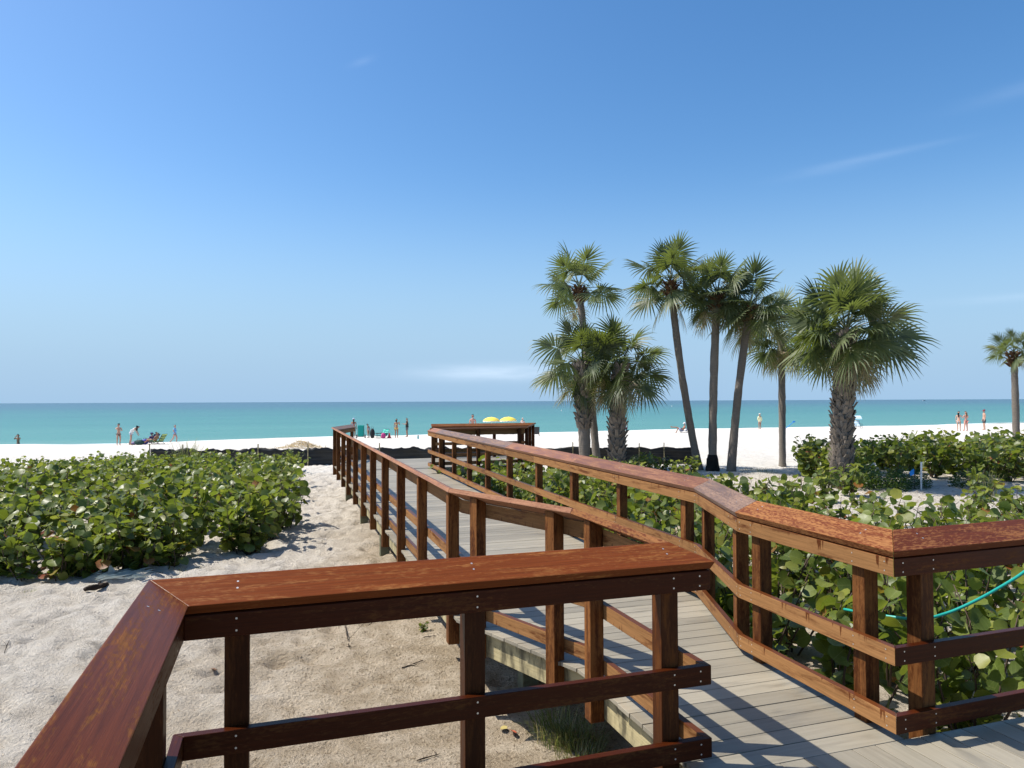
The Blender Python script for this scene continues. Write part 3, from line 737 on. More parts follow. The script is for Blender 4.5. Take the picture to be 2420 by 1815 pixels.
PALMS = [
 ('slim palm with an open crown, tallest of the left clump of three palms', (1412, 1090), (1395, 900), (1368, 684), 27.2, .15, .13, 15, 1.72, 3, None, True, 1, False, (-18, 84), .40, ()),
 ('shaggy palm with dead leaf bases at the left of the clump, yellow green crown', (1382, 1090), (1381, 1000), (1376, 862), 25.6, .19, .24, 18, 1.85, 5, (.42, 1., 15, 10, .30), False, 2, False, (-25, 86), .75, ((3.5, -70, .75), (4.9, -74, .8))),
 ('short stout palm with a rough scaly trunk at the right of the left clump', (1455, 1100), (1458, 1000), (1466, 868), 25.2, .23, .24, 24, 1.80, 8, (.02, 1., 24, 11, .27), False, 4, False, (-35, 80), .5, ((3.8, -62, .8),)),
 ('tall slim palm leaning left out over the beach, left of three slim palms', (1654, 1105), (1607, 900), (1585, 672), 25.6, .14, .12, 24, 1.68, 13, None, True, 2, False, (-28, 86), .45, ()),
 ('tall slim palm with a charred black base, middle of three slim palms', (1684, 1105), (1683, 920), (1695, 700), 25.4, .15, .14, 26, 1.55, 21, None, True, 3, True, (-40, 86), .5, ()),
 ('tall slim palm leaning right, on the right of three slim palms', (1727, 1112), (1740, 930), (1772, 728), 25.0, .15, .125, 26, 1.62, 34, None, True, 3, False, (-40, 84), .5, ()),
 ('straight thin palm whose crown is half hidden behind the thick palm', (1849, 1090), (1849, 950), (1846, 790), 27.5, .13, .13, 24, 1.72, 45, None, False, 8, False, (-40, 80), .55, ()),
 ('thick palm with criss-crossed leaf bases and the biggest crown', (1988, 1150), (1990, 1000), (1999, 788), 20.8, .215, .25, 46, 2.0, 57, (.02, 1., 36, 13, .25), False, 7, False, (-26, 80), .5, ()),
 ('small palm at the far right edge with a brown collar under its crown', (2403, 1110), (2402, 990), (2396, 836), 30., .15, .12, 14, 1.08, 67, None, True, 1, False, (-15, 80), .4, ()),
]
for (lb, b, m_, t_, y, r0, r1, nf, R_, sd_, bt, bl, de, ch, els, dp, ex) in PALMS:
    palm(lb, pz(*b, y), pz(*m_, y), pz(*t_, y), r0, r1, nf, R_, sd_, bt, bl, de, ch, els, dp, ex)
for o in at_root_later: at_root(o)

# ------------------------------------------------------------------ silt fence
def silt_fence():
    root = thing('silt_fence', 'low black fabric silt fence on wooden stakes across the top of the beach', 'fence', (-4, 28.2, ground(-4, 28.2)))
    m = mat('silt_fabric', (.012, .013, .014), .55, .35); q = NT(m); P = q.n('ShaderNodeNewGeometry').outputs['Position']; sp = q.n('ShaderNodeSeparateXYZ'); q.l(P, sp.inputs[0])
    n = q.noise(q.vec(q.math('MULTIPLY', sp.outputs[0], .6), 0., q.math('MULTIPLY', sp.outputs[2], 16.)), 1., 4., .6); q.l(q.mix(q.step(n, .4, .75), (.008, .009, .010), (.035, .038, .040)), q.b.inputs['Base Color']); q.bump(n, .03)
    stakes = [-14.2, -12.9, -9.95, -8.0, -5.2, -3.1, -.6, 2.37, 4.97, 5.94, 7.15]
    fb = MB(); N = 260; rows = 7; g = []
    for i in range(N + 1):
        x = -14.2 + 21.35 * i / N; k = max(j for j in range(len(stakes)) if stakes[j] <= x + 1e-6); k = min(k, len(stakes) - 2)
        f = (x - stakes[k]) / (stakes[k + 1] - stakes[k]); sag = math.sin(math.pi * f) * (.05 + .05 * mnoise.noise(Vector((k * 3.3, 0, 0)))) * (1.4 if x > 1 else .6)
        gz = ground(x, 28.2); col = []
        for j in range(rows):
            t = j / (rows - 1); wv = .05 * math.sin(x * 5 + t * 4) * (1 - .6 * t) + .04 * mnoise.noise(Vector((x * 2.2, t * 3, 1))) + .10 * math.sin(math.pi * f) * math.sin(math.pi * t)
            col.append(fb.vert((x, 28.2 + wv, gz - .05 + t * (.76 - sag) + .02 * mnoise.noise(Vector((x * 1.3, 5, 0))))))
        g.append(col)
    for i in range(N):
        for j in range(rows - 1): fb.face([g[i][j], g[i + 1][j], g[i + 1][j + 1], g[i][j + 1]])
    fo = fb.build('fabric', m, root, smooth=True, recalc=False); so_ = fo.modifiers.new('thick', 'SOLIDIFY'); so_.thickness = .006
    for x in stakes:
        sb = MB(); sb.box((x, 28.14, ground(x, 28.2) + .38), .035, .035, .95 + R.uniform(-.05, .1), R.uniform(-.3, .3), vertical=True); sb.build('stake', M['pine'], root)
    at_root(root)
silt_fence()

# ------------------------------------------------------------------ people
SK = {}
def flat(name, col, rough=.7):
    if name not in SK: SK[name] = mat(name, col, rough, .3)
    return SK[name]
SKIN = {'light': (.52, .31, .22), 'tan': (.36, .18, .11), 'pink': (.55, .28, .21), 'dark': (.14, .07, .045)}
def skin_mesh(name, P, edges, rad_, m, parent, lev=1, root='pelvis', extra=None):
    names = list(dict.fromkeys([k for e in edges for k in e])); ix = {k: i for i, k in enumerate(names)}
    me = bpy.data.meshes.new(name); me.from_pydata([P[k] for k in names], [(ix[a], ix[b]) for a, b in edges], []); me.update()
    o = bpy.data.objects.new(name, me); C.objects.link(o)
    sk = o.modifiers.new('skin', 'SKIN'); sk.use_smooth_shade = True; sk.branch_smoothing = .4
    lay = me.skin_vertices[0] if me.skin_vertices else me.attributes.new('s', 'FLOAT', 'POINT')
    for k in names: me.skin_vertices[0].data[ix[k]].radius = (rad_[k] if isinstance(rad_[k], tuple) else (rad_[k], rad_[k]))
    if root in ix: me.skin_vertices[0].data[ix[root]].use_root = True
    else: me.skin_vertices[0].data[0].use_root = True
    sb = o.modifiers.new('sub', 'SUBSURF'); sb.levels = lev; sb.render_levels = lev
    dg = bpy.context.evaluated_depsgraph_get(); ev = o.evaluated_get(dg); nm = bpy.data.meshes.new_from_object(ev)
    bpy.data.objects.remove(o); bpy.data.meshes.remove(me)
    nm.name = name; nm.materials.clear(); nm.materials.append(m)
    if extra: extra(nm)
    for p in nm.polygons: p.use_smooth = True
    o = bpy.data.objects.new(name, nm); C.objects.link(o); o.parent = parent; return o
BASE = dict(pelvis=(0, 0, .93), spine=(0, .005, 1.09), chest=(0, 0, 1.27), neck=(0, -.005, 1.43), jaw=(0, .015, 1.515), head=(0, .005, 1.585), crown=(0, -.005, 1.655),
 nose=(0, .112, 1.562), earL=(-.088, .0, 1.57), earR=(.088, .0, 1.57),
 shL=(-.165, 0, 1.37), elL=(-.215, -.02, 1.10), wrL=(-.225, .05, .87), haL=(-.225, .07, .80), shR=(.165, 0, 1.37), elR=(.215, -.02, 1.10), wrR=(.225, .05, .87), haR=(.225, .07, .80),
 hiL=(-.09, 0, .88), knL=(-.10, .02, .49), anL=(-.10, -.025, .09), heL=(-.10, -.05, .035), toL=(-.11, .14, .03), hiR=(.09, 0, .88), knR=(.10, .02, .49), anR=(.10, -.025, .09), heR=(.10, -.05, .035), toR=(.11, .14, .03))
RAD = dict(pelvis=(.125, .105), spine=(.115, .09), chest=(.135, .10), neck=.052, jaw=.066, head=.090, crown=.062, nose=.016, earL=.016, earR=.016, shL=.056, elL=.041, wrL=.029, haL=.032, shR=.056, elR=.041, wrR=.029, haR=.032,
 hiL=.092, knL=.058, anL=.038, heL=.032, toL=.030, hiR=.092, knR=.058, anR=.038, heR=.032, toR=.030)
EDG = [('pelvis', 'spine'), ('spine', 'chest'), ('chest', 'neck'), ('neck', 'jaw'), ('jaw', 'head'), ('head', 'crown'), ('head', 'nose'), ('head', 'earL'), ('head', 'earR'), ('chest', 'shL'), ('shL', 'elL'), ('elL', 'wrL'), ('wrL', 'haL'),
 ('chest', 'shR'), ('shR', 'elR'), ('elR', 'wrR'), ('wrR', 'haR'), ('pelvis', 'hiL'), ('hiL', 'knL'), ('knL', 'anL'), ('anL', 'heL'), ('anL', 'toL'), ('pelvis', 'hiR'), ('hiR', 'knR'), ('knR', 'anR'), ('anR', 'heR'), ('anR', 'toR')]
def person(label, loc, rz, height, skin, clothes, hair=None, pose=None, woman=False, hat=None, sink=0.):
    root = thing('person', label, 'person', loc, rz, 'people on the beach'); k = height / 1.72; root.scale = (k, k, k)
    P = {a: Vector(b) for a, b in BASE.items()}
    for a, b in (pose or {}).items(): P[a] = Vector(b)
    r = dict(RAD)
    if woman: r.update(shL=.046, shR=.046, elL=.034, elR=.034, wrL=.025, wrR=.025, chest=(.115, .098), spine=(.095, .078), pelvis=(.135, .11), hiL=.102, hiR=.102)
    E_ = list(EDG)
    # heads turn as one: offsets are kept when the pose moves 'head'
    if pose and 'head' in pose:
        d = P['head'] - Vector(BASE['head']); sp_ = P['head'] - P['neck']; sp_.normalize()
        f = Vector(pose['face']).normalized() if 'face' in pose else Vector((0, 1, 0)); side = f.cross(sp_).normalized()
        P['crown'] = P['head'] + sp_ * .07; P['jaw'] = P['head'] - sp_ * .07 + f * .015; P['nose'] = P['head'] + f * .107 - sp_ * .02; P['earL'] = P['head'] - side * .088; P['earR'] = P['head'] + side * .088
    # five fingers on each hand
    for s in 'LR':
        w_, h_ = P['wr' + s], P['ha' + s]; d = (h_ - w_).normalized(); sd = d.cross(Vector((0, 1, 0)) if abs(d.y) < .8 else Vector((0, 0, 1))).normalized(); pn = sd.cross(d)
        for j, (o_, ln) in enumerate(((-.027, .068), (-.009, .080), (.009, .076), (.027, .060))):
            a, b = f'f{j}{s}', f'g{j}{s}'; P[a] = h_ + d * ln * .55 + sd * o_; P[b] = h_ + d * ln + sd * o_ + pn * .015; E_ += [('ha' + s, a), (a, b)]; r[a] = .009; r[b] = .007
        a, b = f't{s}', f'u{s}'; P[a] = w_.lerp(h_, .6) + sd * .045 + d * .01; P[b] = P[a] + d * .03 + sd * .008; E_ += [('wr' + s, a), (a, b)]; r[a] = .010; r[b] = .008
    f = (P['nose'] - P['head']); f.normalize(); upv = (P['crown'] - P['head']).normalized(); sv = f.cross(upv).normalized()
    def eyes(me):
        me.materials.append(flat('eye', (.02, .015, .012), .3)); me.materials.append(flat('lips', (.35, .10, .08), .5))
        bm = bmesh.new(); bm.from_mesh(me)
        for sg in (-1, 1):
            g = bmesh.ops.create_icosphere(bm, subdivisions=1, radius=.012, matrix=Matrix.Translation(P['head'] + f * .080 + sv * .032 * sg + upv * .0))
            for v in g['verts']:
                for fc in v.link_faces: fc.material_index = 1
        g = bmesh.ops.create_icosphere(bm, subdivisions=1, radius=.016, matrix=Matrix.Translation(P['head'] + f * .074 - upv * .058))
        for v in g['verts']:
            for fc in v.link_faces: fc.material_index = 2
        bm.to_mesh(me); bm.free()
    skin_mesh('body', P, E_, r, flat('skin_' + skin, SKIN[skin], .55), root, 1, extra=eyes)
    def cloth(nm, col, keys, edges, grow=.016, fac=None):
        rr = {}
        for a in keys:
            v = r[a]; g = grow * (fac or {}).get(a, 1); rr[a] = (v[0] + g, v[1] + g) if isinstance(v, tuple) else v + g
        skin_mesh(nm, P, edges, rr, flat(nm + '_%02x%02x%02x' % tuple(int(c * 255) for c in col), col), root, 1, root=keys[0])
    for s in 'LR':
        P['thi' + s] = P['hi' + s].lerp(P['kn' + s], .45); P['tup' + s] = P['hi' + s].lerp(P['kn' + s], .12); P['arm' + s] = P['sh' + s].lerp(P['el' + s], .55); r['thi' + s] = .075; r['tup' + s] = .096; r['arm' + s] = .05
    P['bust'] = P['chest'].lerp(P['spine'], .22); P['bustl'] = P['chest'].lerp(P['spine'], .50); r['bust'] = (.125, .108); r['bustl'] = (.11, .098)
    P['waist'] = P['pelvis'].lerp(P['spine'], .45); r['waist'] = (.12, .1)
    for (kind, col) in clothes:
        if kind == 'shirt': cloth('shirt', col, ['waist', 'pelvis', 'spine', 'chest', 'shL', 'armL', 'shR', 'armR'], [('pelvis', 'waist'), ('waist', 'spine'), ('spine', 'chest'), ('chest', 'shL'), ('shL', 'armL'), ('chest', 'shR'), ('shR', 'armR')], .024)
        if kind == 'long_shirt': cloth('shirt', col, ['waist', 'pelvis', 'spine', 'chest', 'shL', 'elL', 'wrL', 'shR', 'elR', 'wrR'], [('pelvis', 'waist'), ('waist', 'spine'), ('spine', 'chest'), ('chest', 'shL'), ('shL', 'elL'), ('elL', 'wrL'), ('chest', 'shR'), ('shR', 'elR'), ('elR', 'wrR')], .024)
        if kind == 'tank_top': cloth('tank_top', col, ['waist', 'pelvis', 'spine', 'chest', 'shL', 'shR'], [('pelvis', 'waist'), ('waist', 'spine'), ('spine', 'chest'), ('chest', 'shL'), ('chest', 'shR')], .024)
        if kind == 'swimsuit': cloth('swimsuit', col, ['waist', 'pelvis', 'spine', 'bust', 'tupL', 'tupR'], [('pelvis', 'waist'), ('waist', 'spine'), ('spine', 'bust'), ('pelvis', 'tupL'), ('pelvis', 'tupR')], .014)
        if kind == 'bikini_top': cloth('bikini_top', col, ['bustl', 'bust'], [('bustl', 'bust')], .016)
        if kind == 'bikini_bottom': cloth('bikini_bottom', col, ['pelvis', 'tupL', 'tupR'], [('pelvis', 'tupL'), ('pelvis', 'tupR')], .013)
        if kind == 'shorts': cloth('shorts', col, ['pelvis', 'hiL', 'thiL', 'hiR', 'thiR', 'waist'], [('pelvis', 'waist'), ('pelvis', 'hiL'), ('hiL', 'thiL'), ('pelvis', 'hiR'), ('hiR', 'thiR')], .026)
        if kind == 'trunks':
            for s in 'LR': P['thl' + s] = P['hi' + s].lerp(P['kn' + s], .82); r['thl' + s] = .068
            cloth('trunks', col, ['pelvis', 'hiL', 'thlL', 'hiR', 'thlR', 'waist'], [('pelvis', 'waist'), ('pelvis', 'hiL'), ('hiL', 'thlL'), ('pelvis', 'hiR'), ('hiR', 'thlR')], .028)
    if hair:
        col, ln = hair; H = P['head']; back = -f
        Q = {'h0': H + upv * .045 + f * .02, 'h1': H + upv * .05 + back * .035, 'h2': H + back * .055 - upv * .02}; rr = {'h0': .074, 'h1': .088, 'h2': .078}; ed = [('h0', 'h1'), ('h1', 'h2')]
        if ln > .1:
            dn = Vector((0, 0, -1)); Q['h3'] = Q['h2'] + dn * ln * .5 + back * .03; Q['h4'] = Q['h2'] + dn * ln + back * .015; rr['h3'] = .075; rr['h4'] = .045; ed += [('h2', 'h3'), ('h3', 'h4')]
        skin_mesh('hair', Q, ed, rr, flat('hair_%02x' % int(col[0] * 255), col, .6), root, 1, root='h1')
    if hat:
        col, brim = hat; hb = MB(); zx = upv; H = P['head']; rotm = Matrix((sv, f, upv)).transposed()
        hb.ball(H + upv * .06, .098, 12, 6, sc=(1, 1.05, .72), rot=rotm)
        n = 14; c0 = H + upv * .055; ring = []
        for j in range(n):
            an = 2 * math.pi * j / n; fx = math.sin(an); bx = brim if brim > .05 else max(0., math.cos(an)) * .09
            ring.append((c0 + sv * fx * .09 + f * math.cos(an) * .095, c0 + sv * fx * (.09 + bx) + f * math.cos(an) * (.095 + bx) - upv * .012, c0 + sv * fx * .09 + f * math.cos(an) * .095 - upv * .008))
        for j in range(n):
            a, b = ring[j], ring[(j + 1) % n]; hb.poly([a[0], b[0], b[1], a[1]]); hb.poly([a[1], b[1], b[2], a[2]])
        hb.build('hat', flat('hat_%02x%02x' % (int(col[0] * 255), int(col[2] * 255)), col), root, smooth=True)
    return root
BLK, WHT = (.012, .012, .014), (.80, .80, .78); DH, BH, GH = (.012, .009, .008), (.07, .035, .018), (.55, .54, .52)
def gp(u, y, dz=0.):
    p = px(u, 950, y); return (p.x, y, max(ground(p.x, y), -9) + dz)
UP_ARMS = dict(elL=(-.23, .16, 1.28), wrL=(-.08, .20, 1.50), haL=(-.05, .16, 1.56), elR=(.23, .16, 1.28), wrR=(.08, .20, 1.50), haR=(.05, .16, 1.56))
person('dark haired bare chested man standing waist deep, holding both hands up to his face', (px(43, 1050, 60).x, 60, -2.58), rad(180), 1.72, 'tan', [('trunks', (.05, .05, .07))], (DH, 0), UP_ARMS)
person('woman in a black bikini with one hand raised to her face', gp(281, 52.2), rad(-130), 1.63, 'light', [('bikini_top', BLK), ('bikini_bottom', BLK)], (DH, .14), dict(elR=(.26, .14, 1.25), wrR=(.10, .16, 1.46), haR=(.07, .13, 1.54), elL=(-.24, .05, 1.12), wrL=(-.05, .18, 1.16), haL=(.02, .19, 1.18), knL=(-.11, .05, .49)), True)
person('woman in a white top and pale blue shorts leaning forward, long dark hair falling', gp(311, 52), rad(-75), 1.68, 'light', [('tank_top', WHT), ('shorts', (.42, .55, .72))], (DH, .34),
       dict(spine=(0, .06, 1.07), chest=(0, .22, 1.20), neck=(0, .34, 1.29), head=(0, .44, 1.34), face=(0, .75, -.65), shL=(-.16, .26, 1.26), elL=(-.19, .36, 1.02), wrL=(-.15, .46, .82), haL=(-.14, .48, .75), shR=(.16, .26, 1.26), elR=(.19, .36, 1.02), wrR=(.15, .46, .82), haR=(.14, .48, .75), hiL=(-.09, -.02, .88), hiR=(.09, -.02, .88), knL=(-.11, -.06, .48), anL=(-.11, -.16, .09), heL=(-.11, -.18, .035), toL=(-.12, .0, .03), knR=(.10, .02, .49)), True)
person('man in a bright blue shirt and teal shorts walking along the waterline', (px(413, 1046, 58.5).x, 58.5, -1.62), rad(-80), 1.55, 'pink', [('shirt', (.16, .42, .72)), ('shorts', (.02, .22, .30))], ((.12, .06, .04), 0),
       dict(knL=(-.10, .16, .50), anL=(-.10, .10, .10), heL=(-.10, .07, .05), toL=(-.10, .26, .04), knR=(.10, -.10, .49), anR=(.10, -.36, .16), heR=(.10, -.42, .14), toR=(.10, -.25, .03), elR=(.22, -.08, 1.1), wrR=(.2, .10, .93), haR=(.2, .13, .87)))
SIT = dict(pelvis=(0, 0, .20), spine=(0, -.10, .34), chest=(0, -.19, .50), neck=(0, -.24, .64), shL=(-.165, -.21, .60), shR=(.165, -.21, .60), head=(0, -.20, .79), face=(0, 1, -.1), elL=(-.24, -.10, .38), elR=(.24, -.10, .38), wrL=(-.22, .10, .34), wrR=(.22, .10, .34), haL=(-.22, .17, .34), haR=(.22, .17, .34),
 hiL=(-.09, .03, .19), hiR=(.09, .03, .19), knL=(-.11, .42, .36), knR=(.11, .42, .36), anL=(-.10, .74, .10), anR=(.10, .74, .10), heL=(-.1, .76, .06), heR=(.1, .76, .06), toL=(-.1, .80, .22), toR=(.1, .80, .22))
person('brown haired man reclining in a low beach chair beside the bags, arm resting forward', gp(366, 52.4), rad(80), 1.70, 'tan', [('trunks', (.10, .16, .10))], (BH, 0), SIT)
person('person in a dark blue cap sitting low between the bags', gp(355, 53.2), rad(70), 1.62, 'light', [('shirt', (.08, .07, .28)), ('trunks', (.1, .1, .2))], (DH, 0), SIT, hat=((.05, .06, .22), .02))
person('long haired woman in a pale cap, back turned, behind the far left railing end', gp(836, 60), rad(5), 1.70, 'tan', [('bikini_bottom', (.30, .05, .45)), ('bikini_top', (.3, .05, .45))], (BH, .38), dict(elL=(-.25, .02, 1.10), wrL=(-.16, .10, .93), haL=(-.13, .12, .88)), True, hat=((.55, .60, .75), .02))
person('small dark haired person in grey clothes leaning beside a black backpack', gp(871, 59.5), rad(60), 1.22, 'tan', [('swimsuit', (.42, .42, .48))], (DH, .05), dict(chest=(0, .05, 1.26), neck=(0, .10, 1.41), head=(0, .14, 1.55), shL=(-.15, .06, 1.36), shR=(.15, .06, 1.36)))
person('woman in a yellow bikini seen from behind with her hair tied back', gp(937, 61), rad(-12), 1.66, 'tan', [('bikini_bottom', (.85, .72, .18)), ('bikini_top', (.85, .72, .18))], (DH, .20), dict(elR=(.27, .10, 1.16), wrR=(.22, .20, 1.32), haR=(.18, .22, 1.38)), True)
person('man in a black shirt and grey shorts holding a phone in front of him', gp(962, 62.5), rad(85), 1.72, 'tan', [('shirt', (.03, .035, .035)), ('trunks', (.14, .15, .15))], ((.05, .045, .04), 0), dict(elL=(-.21, .05, 1.12), wrL=(-.15, .30, 1.16), haL=(-.14, .37, 1.17), elR=(.21, .05, 1.12), wrR=(.15, .26, 1.12), haR=(.14, .33, 1.13)), hat=None)
person('bare backed person with dark hair standing just beyond the far platform railing', gp(1117, 51), rad(5), 1.76, 'pink', [('trunks', (.1, .2, .35))], ((.03, .018, .012), .04))
person('grey haired person seen from the shoulders up, right of the yellow umbrellas', gp(1235, 65), rad(160), 1.58, 'light', [('shirt', (.5, .42, .40))], (GH, .03))
person('person in a white shirt and dark red shorts wading beside the palm trunk', (px(1479, 1010, 82).x, 82, -2.18), rad(10), 1.68, 'tan', [('shirt', WHT), ('trunks', (.22, .03, .05))], (DH, .05))
p_ = gp(1612, 62)
person('man in a white cap lounging in a low chair with his legs stretched out', p_, rad(88), 1.75, 'tan', [('trunks', (.35, .42, .60))], (GH, 0), dict(SIT, knL=(-.11, .40, .44), anL=(-.10, .52, .06), heL=(-.1, .5, .03), toL=(-.1, .62, .02), knR=(.09, .44, .48), anR=(.02, .92, .50), heR=(.02, .95, .47), toR=(.02, .98, .60)), hat=((.75, .74, .72), .02))
person('person in a pale yellow long sleeved shirt and white hat standing alone by the water', gp(1795, 75.5), rad(20), 1.72, 'tan', [('long_shirt', (.82, .78, .48)), ('shorts', (.62, .56, .46))], (GH, 0), dict(elL=(-.21, .03, 1.1), wrL=(-.12, .16, 1.0), haL=(-.08, .18, .97)), hat=((.70, .68, .62), .07))
person('woman with long black hair and a white bikini standing left of her friend', gp(2265, 58.6), rad(-50), 1.64, 'light', [('bikini_bottom', (.72, .70, .72)), ('bikini_top', (.25, .25, .35))], (DH, .40), dict(elR=(.25, .10, 1.15), wrR=(.13, .24, 1.25), haR=(.10, .28, 1.29)), True)
person('long haired blonde and brown haired woman in a pink bikini, back turned', gp(2282, 57.8), rad(8), 1.63, 'pink', [('bikini_bottom', (.62, .24, .22)), ('bikini_top', (.62, .24, .22))], ((.16, .09, .045), .34), dict(elR=(.27, .08, 1.14), wrR=(.20, .20, 1.12), haR=(.16, .24, 1.12), elL=(-.26, .06, 1.14), wrL=(-.14, .18, 1.10), haL=(-.10, .20, 1.10), knL=(-.13, .0, .49), anL=(-.24, -.06, .09), heL=(-.24, -.08, .035), toL=(-.26, .10, .03)), True)
person('bare chested man in dark shorts and a maroon cap facing the two women', gp(2325, 60), rad(75), 1.74, 'light', [('trunks', (.045, .05, .06))], (DH, 0), None, hat=((.20, .02, .05), .02))

# ------------------------------------------------------------------ beach things
def tagged(mb, name, mats, label, cat, group=None, **k):
    o = mb.build(name, mats, None, **k); return tag(o, label, cat, group)
TEAL, TEAL2 = flat('teal_fabric', (.01, .30, .26)), flat('teal_stripe', (.12, .55, .45)); TUBE = flat('dark_tube', (.03, .03, .035), .4); WHT_M = flat('white_paint', (.75, .75, .73))
def beach_chair(label, u, y, rz, fab, group='beach chairs', k=1., high=.72, canopy=None):
    p = gp(u, y); t = thing('beach_chair', label, 'beach chair', p, rz, group); t.scale = (k, k, k)
    b = MB(); n = 8
    for (z0, y0, z1, y1, nm) in ((.22, .25, .17, -.25, 'seat'), (.17, -.25, high, -.62, 'backrest')):
        b = MB()
        for i in range(n):
            a, c = i / n, (i + 1) / n; s = lambda f: -.035 * math.sin(math.pi * f)
            A = (y0 + (y1 - y0) * a, z0 + (z1 - z0) * a + s(a)); B_ = (y0 + (y1 - y0) * c, z0 + (z1 - z0) * c + s(c))
            b.poly([(-.26, A[0], A[1]), (.26, A[0], A[1]), (.26, B_[0], B_[1]), (-.26, B_[0], B_[1])], None, i % 2 if len(fab) > 1 else 0)
        o = b.build(nm, fab, t, recalc=False); md = o.modifiers.new('th', 'SOLIDIFY'); md.thickness = .02
    fr = MB()
    for x in (-.28, .28):
        fr.tube([(x, .27, .23), (x, -.25, .18), (x, -.62, high + .02)], .014, 6); fr.tube([(x, .2, .02), (x, .27, .23)], .013, 6); fr.tube([(x, -.42, .02), (x, -.25, .18)], .013, 6); fr.tube([(x, .2, .02), (x, -.42, .02)], .013, 6); fr.tube([(x, .22, .40), (x, -.44, .42)], .018, 6); fr.tube([(x, .22, .22), (x, .22, .40)], .012, 6)
    for (y_, z_) in ((.27, .23), (-.62, high + .02), (-.25, .18)): fr.tube([(-.28, y_, z_), (.28, y_, z_)], .013, 6)
    fr.build('frame', TUBE, t)
    if canopy:
        c = MB(); N = 10
        for i in range(N):
            a, d = math.pi * i / N * .62 + .35, math.pi * (i + 1) / N * .62 + .35; f = lambda q: (-.62 + .62 * math.cos(q) * .9 + .1, high - .05 + .52 * math.sin(q))
            A, B_ = f(a), f(d); c.poly([(-.34, *A), (.34, *A), (.34, *B_), (-.34, *B_)], None, i % 2)
        o = c.build('canopy', canopy, t, recalc=False); md = o.modifiers.new('th', 'SOLIDIFY'); md.thickness = .015
    return t
GREEN = flat('green_canvas', (.02, .06, .05)); LIME = flat('lime_towel', (.45, .60, .18)); BLUEF = flat('light_blue_fabric', (.30, .55, .70)); BLACKF = flat('black_fabric', (.015, .016, .018)); PINK = flat('pink_fabric', (.45, .05, .20)); REDP = flat('red_plastic', (.75, .06, .07), .4)
beach_chair('low dark green beach chair with a lime towel under the reclining man', 372, 52.3, rad(80), [GREEN, LIME], 'low green beach chairs')
beach_chair('low beach chair with a dark back under the person in the blue cap', 357, 53.2, rad(70), [flat('navy_fabric', (.03, .04, .14))], 'low green beach chairs')
beach_chair('low blue beach chair under the man lounging with his legs stretched out', 1614, 62, rad(88), [flat('slate_blue', (.16, .25, .42)), WHT_M])
beach_chair('beach chair with a pale blue striped canopy by the water, right of the thick palm', 2028, 76, rad(175), [BLUEF, WHT_M], canopy=[BLUEF, WHT_M], k=1.1)
beach_chair('dark low chair to the left of the canopied chair, half behind the thick palm', 2012, 76.5, rad(150), [BLACKF])
beach_chair('black high backed beach chair standing alone right of the far platform', 1266, 58.5, rad(175), [BLACKF], high=.74, k=.95)
beach_chair('teal and green striped beach chair left open beside the black backpack', 893, 59.8, rad(120), [TEAL, TEAL2], 'teal striped beach chairs')
beach_chair('teal and pale green striped beach chair beside the pink bag', 903, 60.0, rad(150), [TEAL2, TEAL], 'teal striped beach chairs')
for i, u in enumerate((1136, 1160, 1186, 1206)):
    beach_chair(('light blue lounger under the left yellow umbrella', 'pale blue low chair between the yellow umbrellas', 'black low chair under the right yellow umbrella', 'black low chair right of the yellow umbrellas')[i], u, 66.5 + i * .3, rad(170 + 10 * i), [BLUEF] if i < 2 else [BLACKF], 'chairs under the yellow umbrellas')
def bag(label, name, u, y, sx, sy, sz, m, cat, rz=0.):
    p = gp(u, y); t = thing(name, label, cat, p, rz); b = MB(); b.ball((0, 0, sz * .46), .5, 12, 8, sc=(sx, sy, sz)); b.build('body', m, t, smooth=True)
    h = MB(); h.tube([(-sx * .22, 0, sz * .85), (-sx * .18, 0, sz * 1.12), (sx * .18, 0, sz * 1.12), (sx * .22, 0, sz * .85)], .012, 6); h.build('handle', TUBE, t, smooth=True); return t
bag('dark green canvas beach bag on the sand by the seated group', 'beach_bag', 330, 51.9, .75, .4, .40, GREEN, 'bag')
bag('small grey and purple bag at the feet of the leaning woman', 'beach_bag', 317, 52.3, .35, .3, .25, flat('mauve', (.25, .2, .35)), 'bag')
bag('blue and white patterned towel bundle on the sand beside the seated person', 'towel_bundle', 343, 52.6, .5, .4, .42, flat('blue_towel', (.06, .07, .32)), 'towel')
bag('black backpack leaning against the teal chairs', 'backpack', 880, 59.3, .42, .28, .85, BLACKF, 'backpack')
bag('pink bag beside the teal striped chairs', 'beach_bag', 906, 59.2, .4, .3, .5, PINK, 'bag')
# upright folded beach cart
p = gp(853, 59.6); ct = thing('beach_cart', 'tall teal beach cart standing upright on black wheels', 'beach cart', p, rad(10), None)
b = MB(); b.box((0, 0, .58), .46, .16, .86); b.box((0, 0, 1.02), .54, .22, .14); b.build('teal_cover', TEAL, ct, bevel=.05)
b = MB()
for x in (-.25, .25): b.tube([(x, .03, .12), (x, .06, 1.08)], .018, 6)
b.tube([(-.25, .06, 1.08), (.25, .06, 1.08)], .018, 6); b.tube([(-.33, .035, .14), (.33, .035, .14)], .016, 6); b.build('frame', TUBE, ct)
for x in (-.34, .34):
    b = MB(); b.tube([(x - .045, .035, .16), (x + .045, .035, .16)], .16, 16); b.build('wheel', BLACKF, ct)
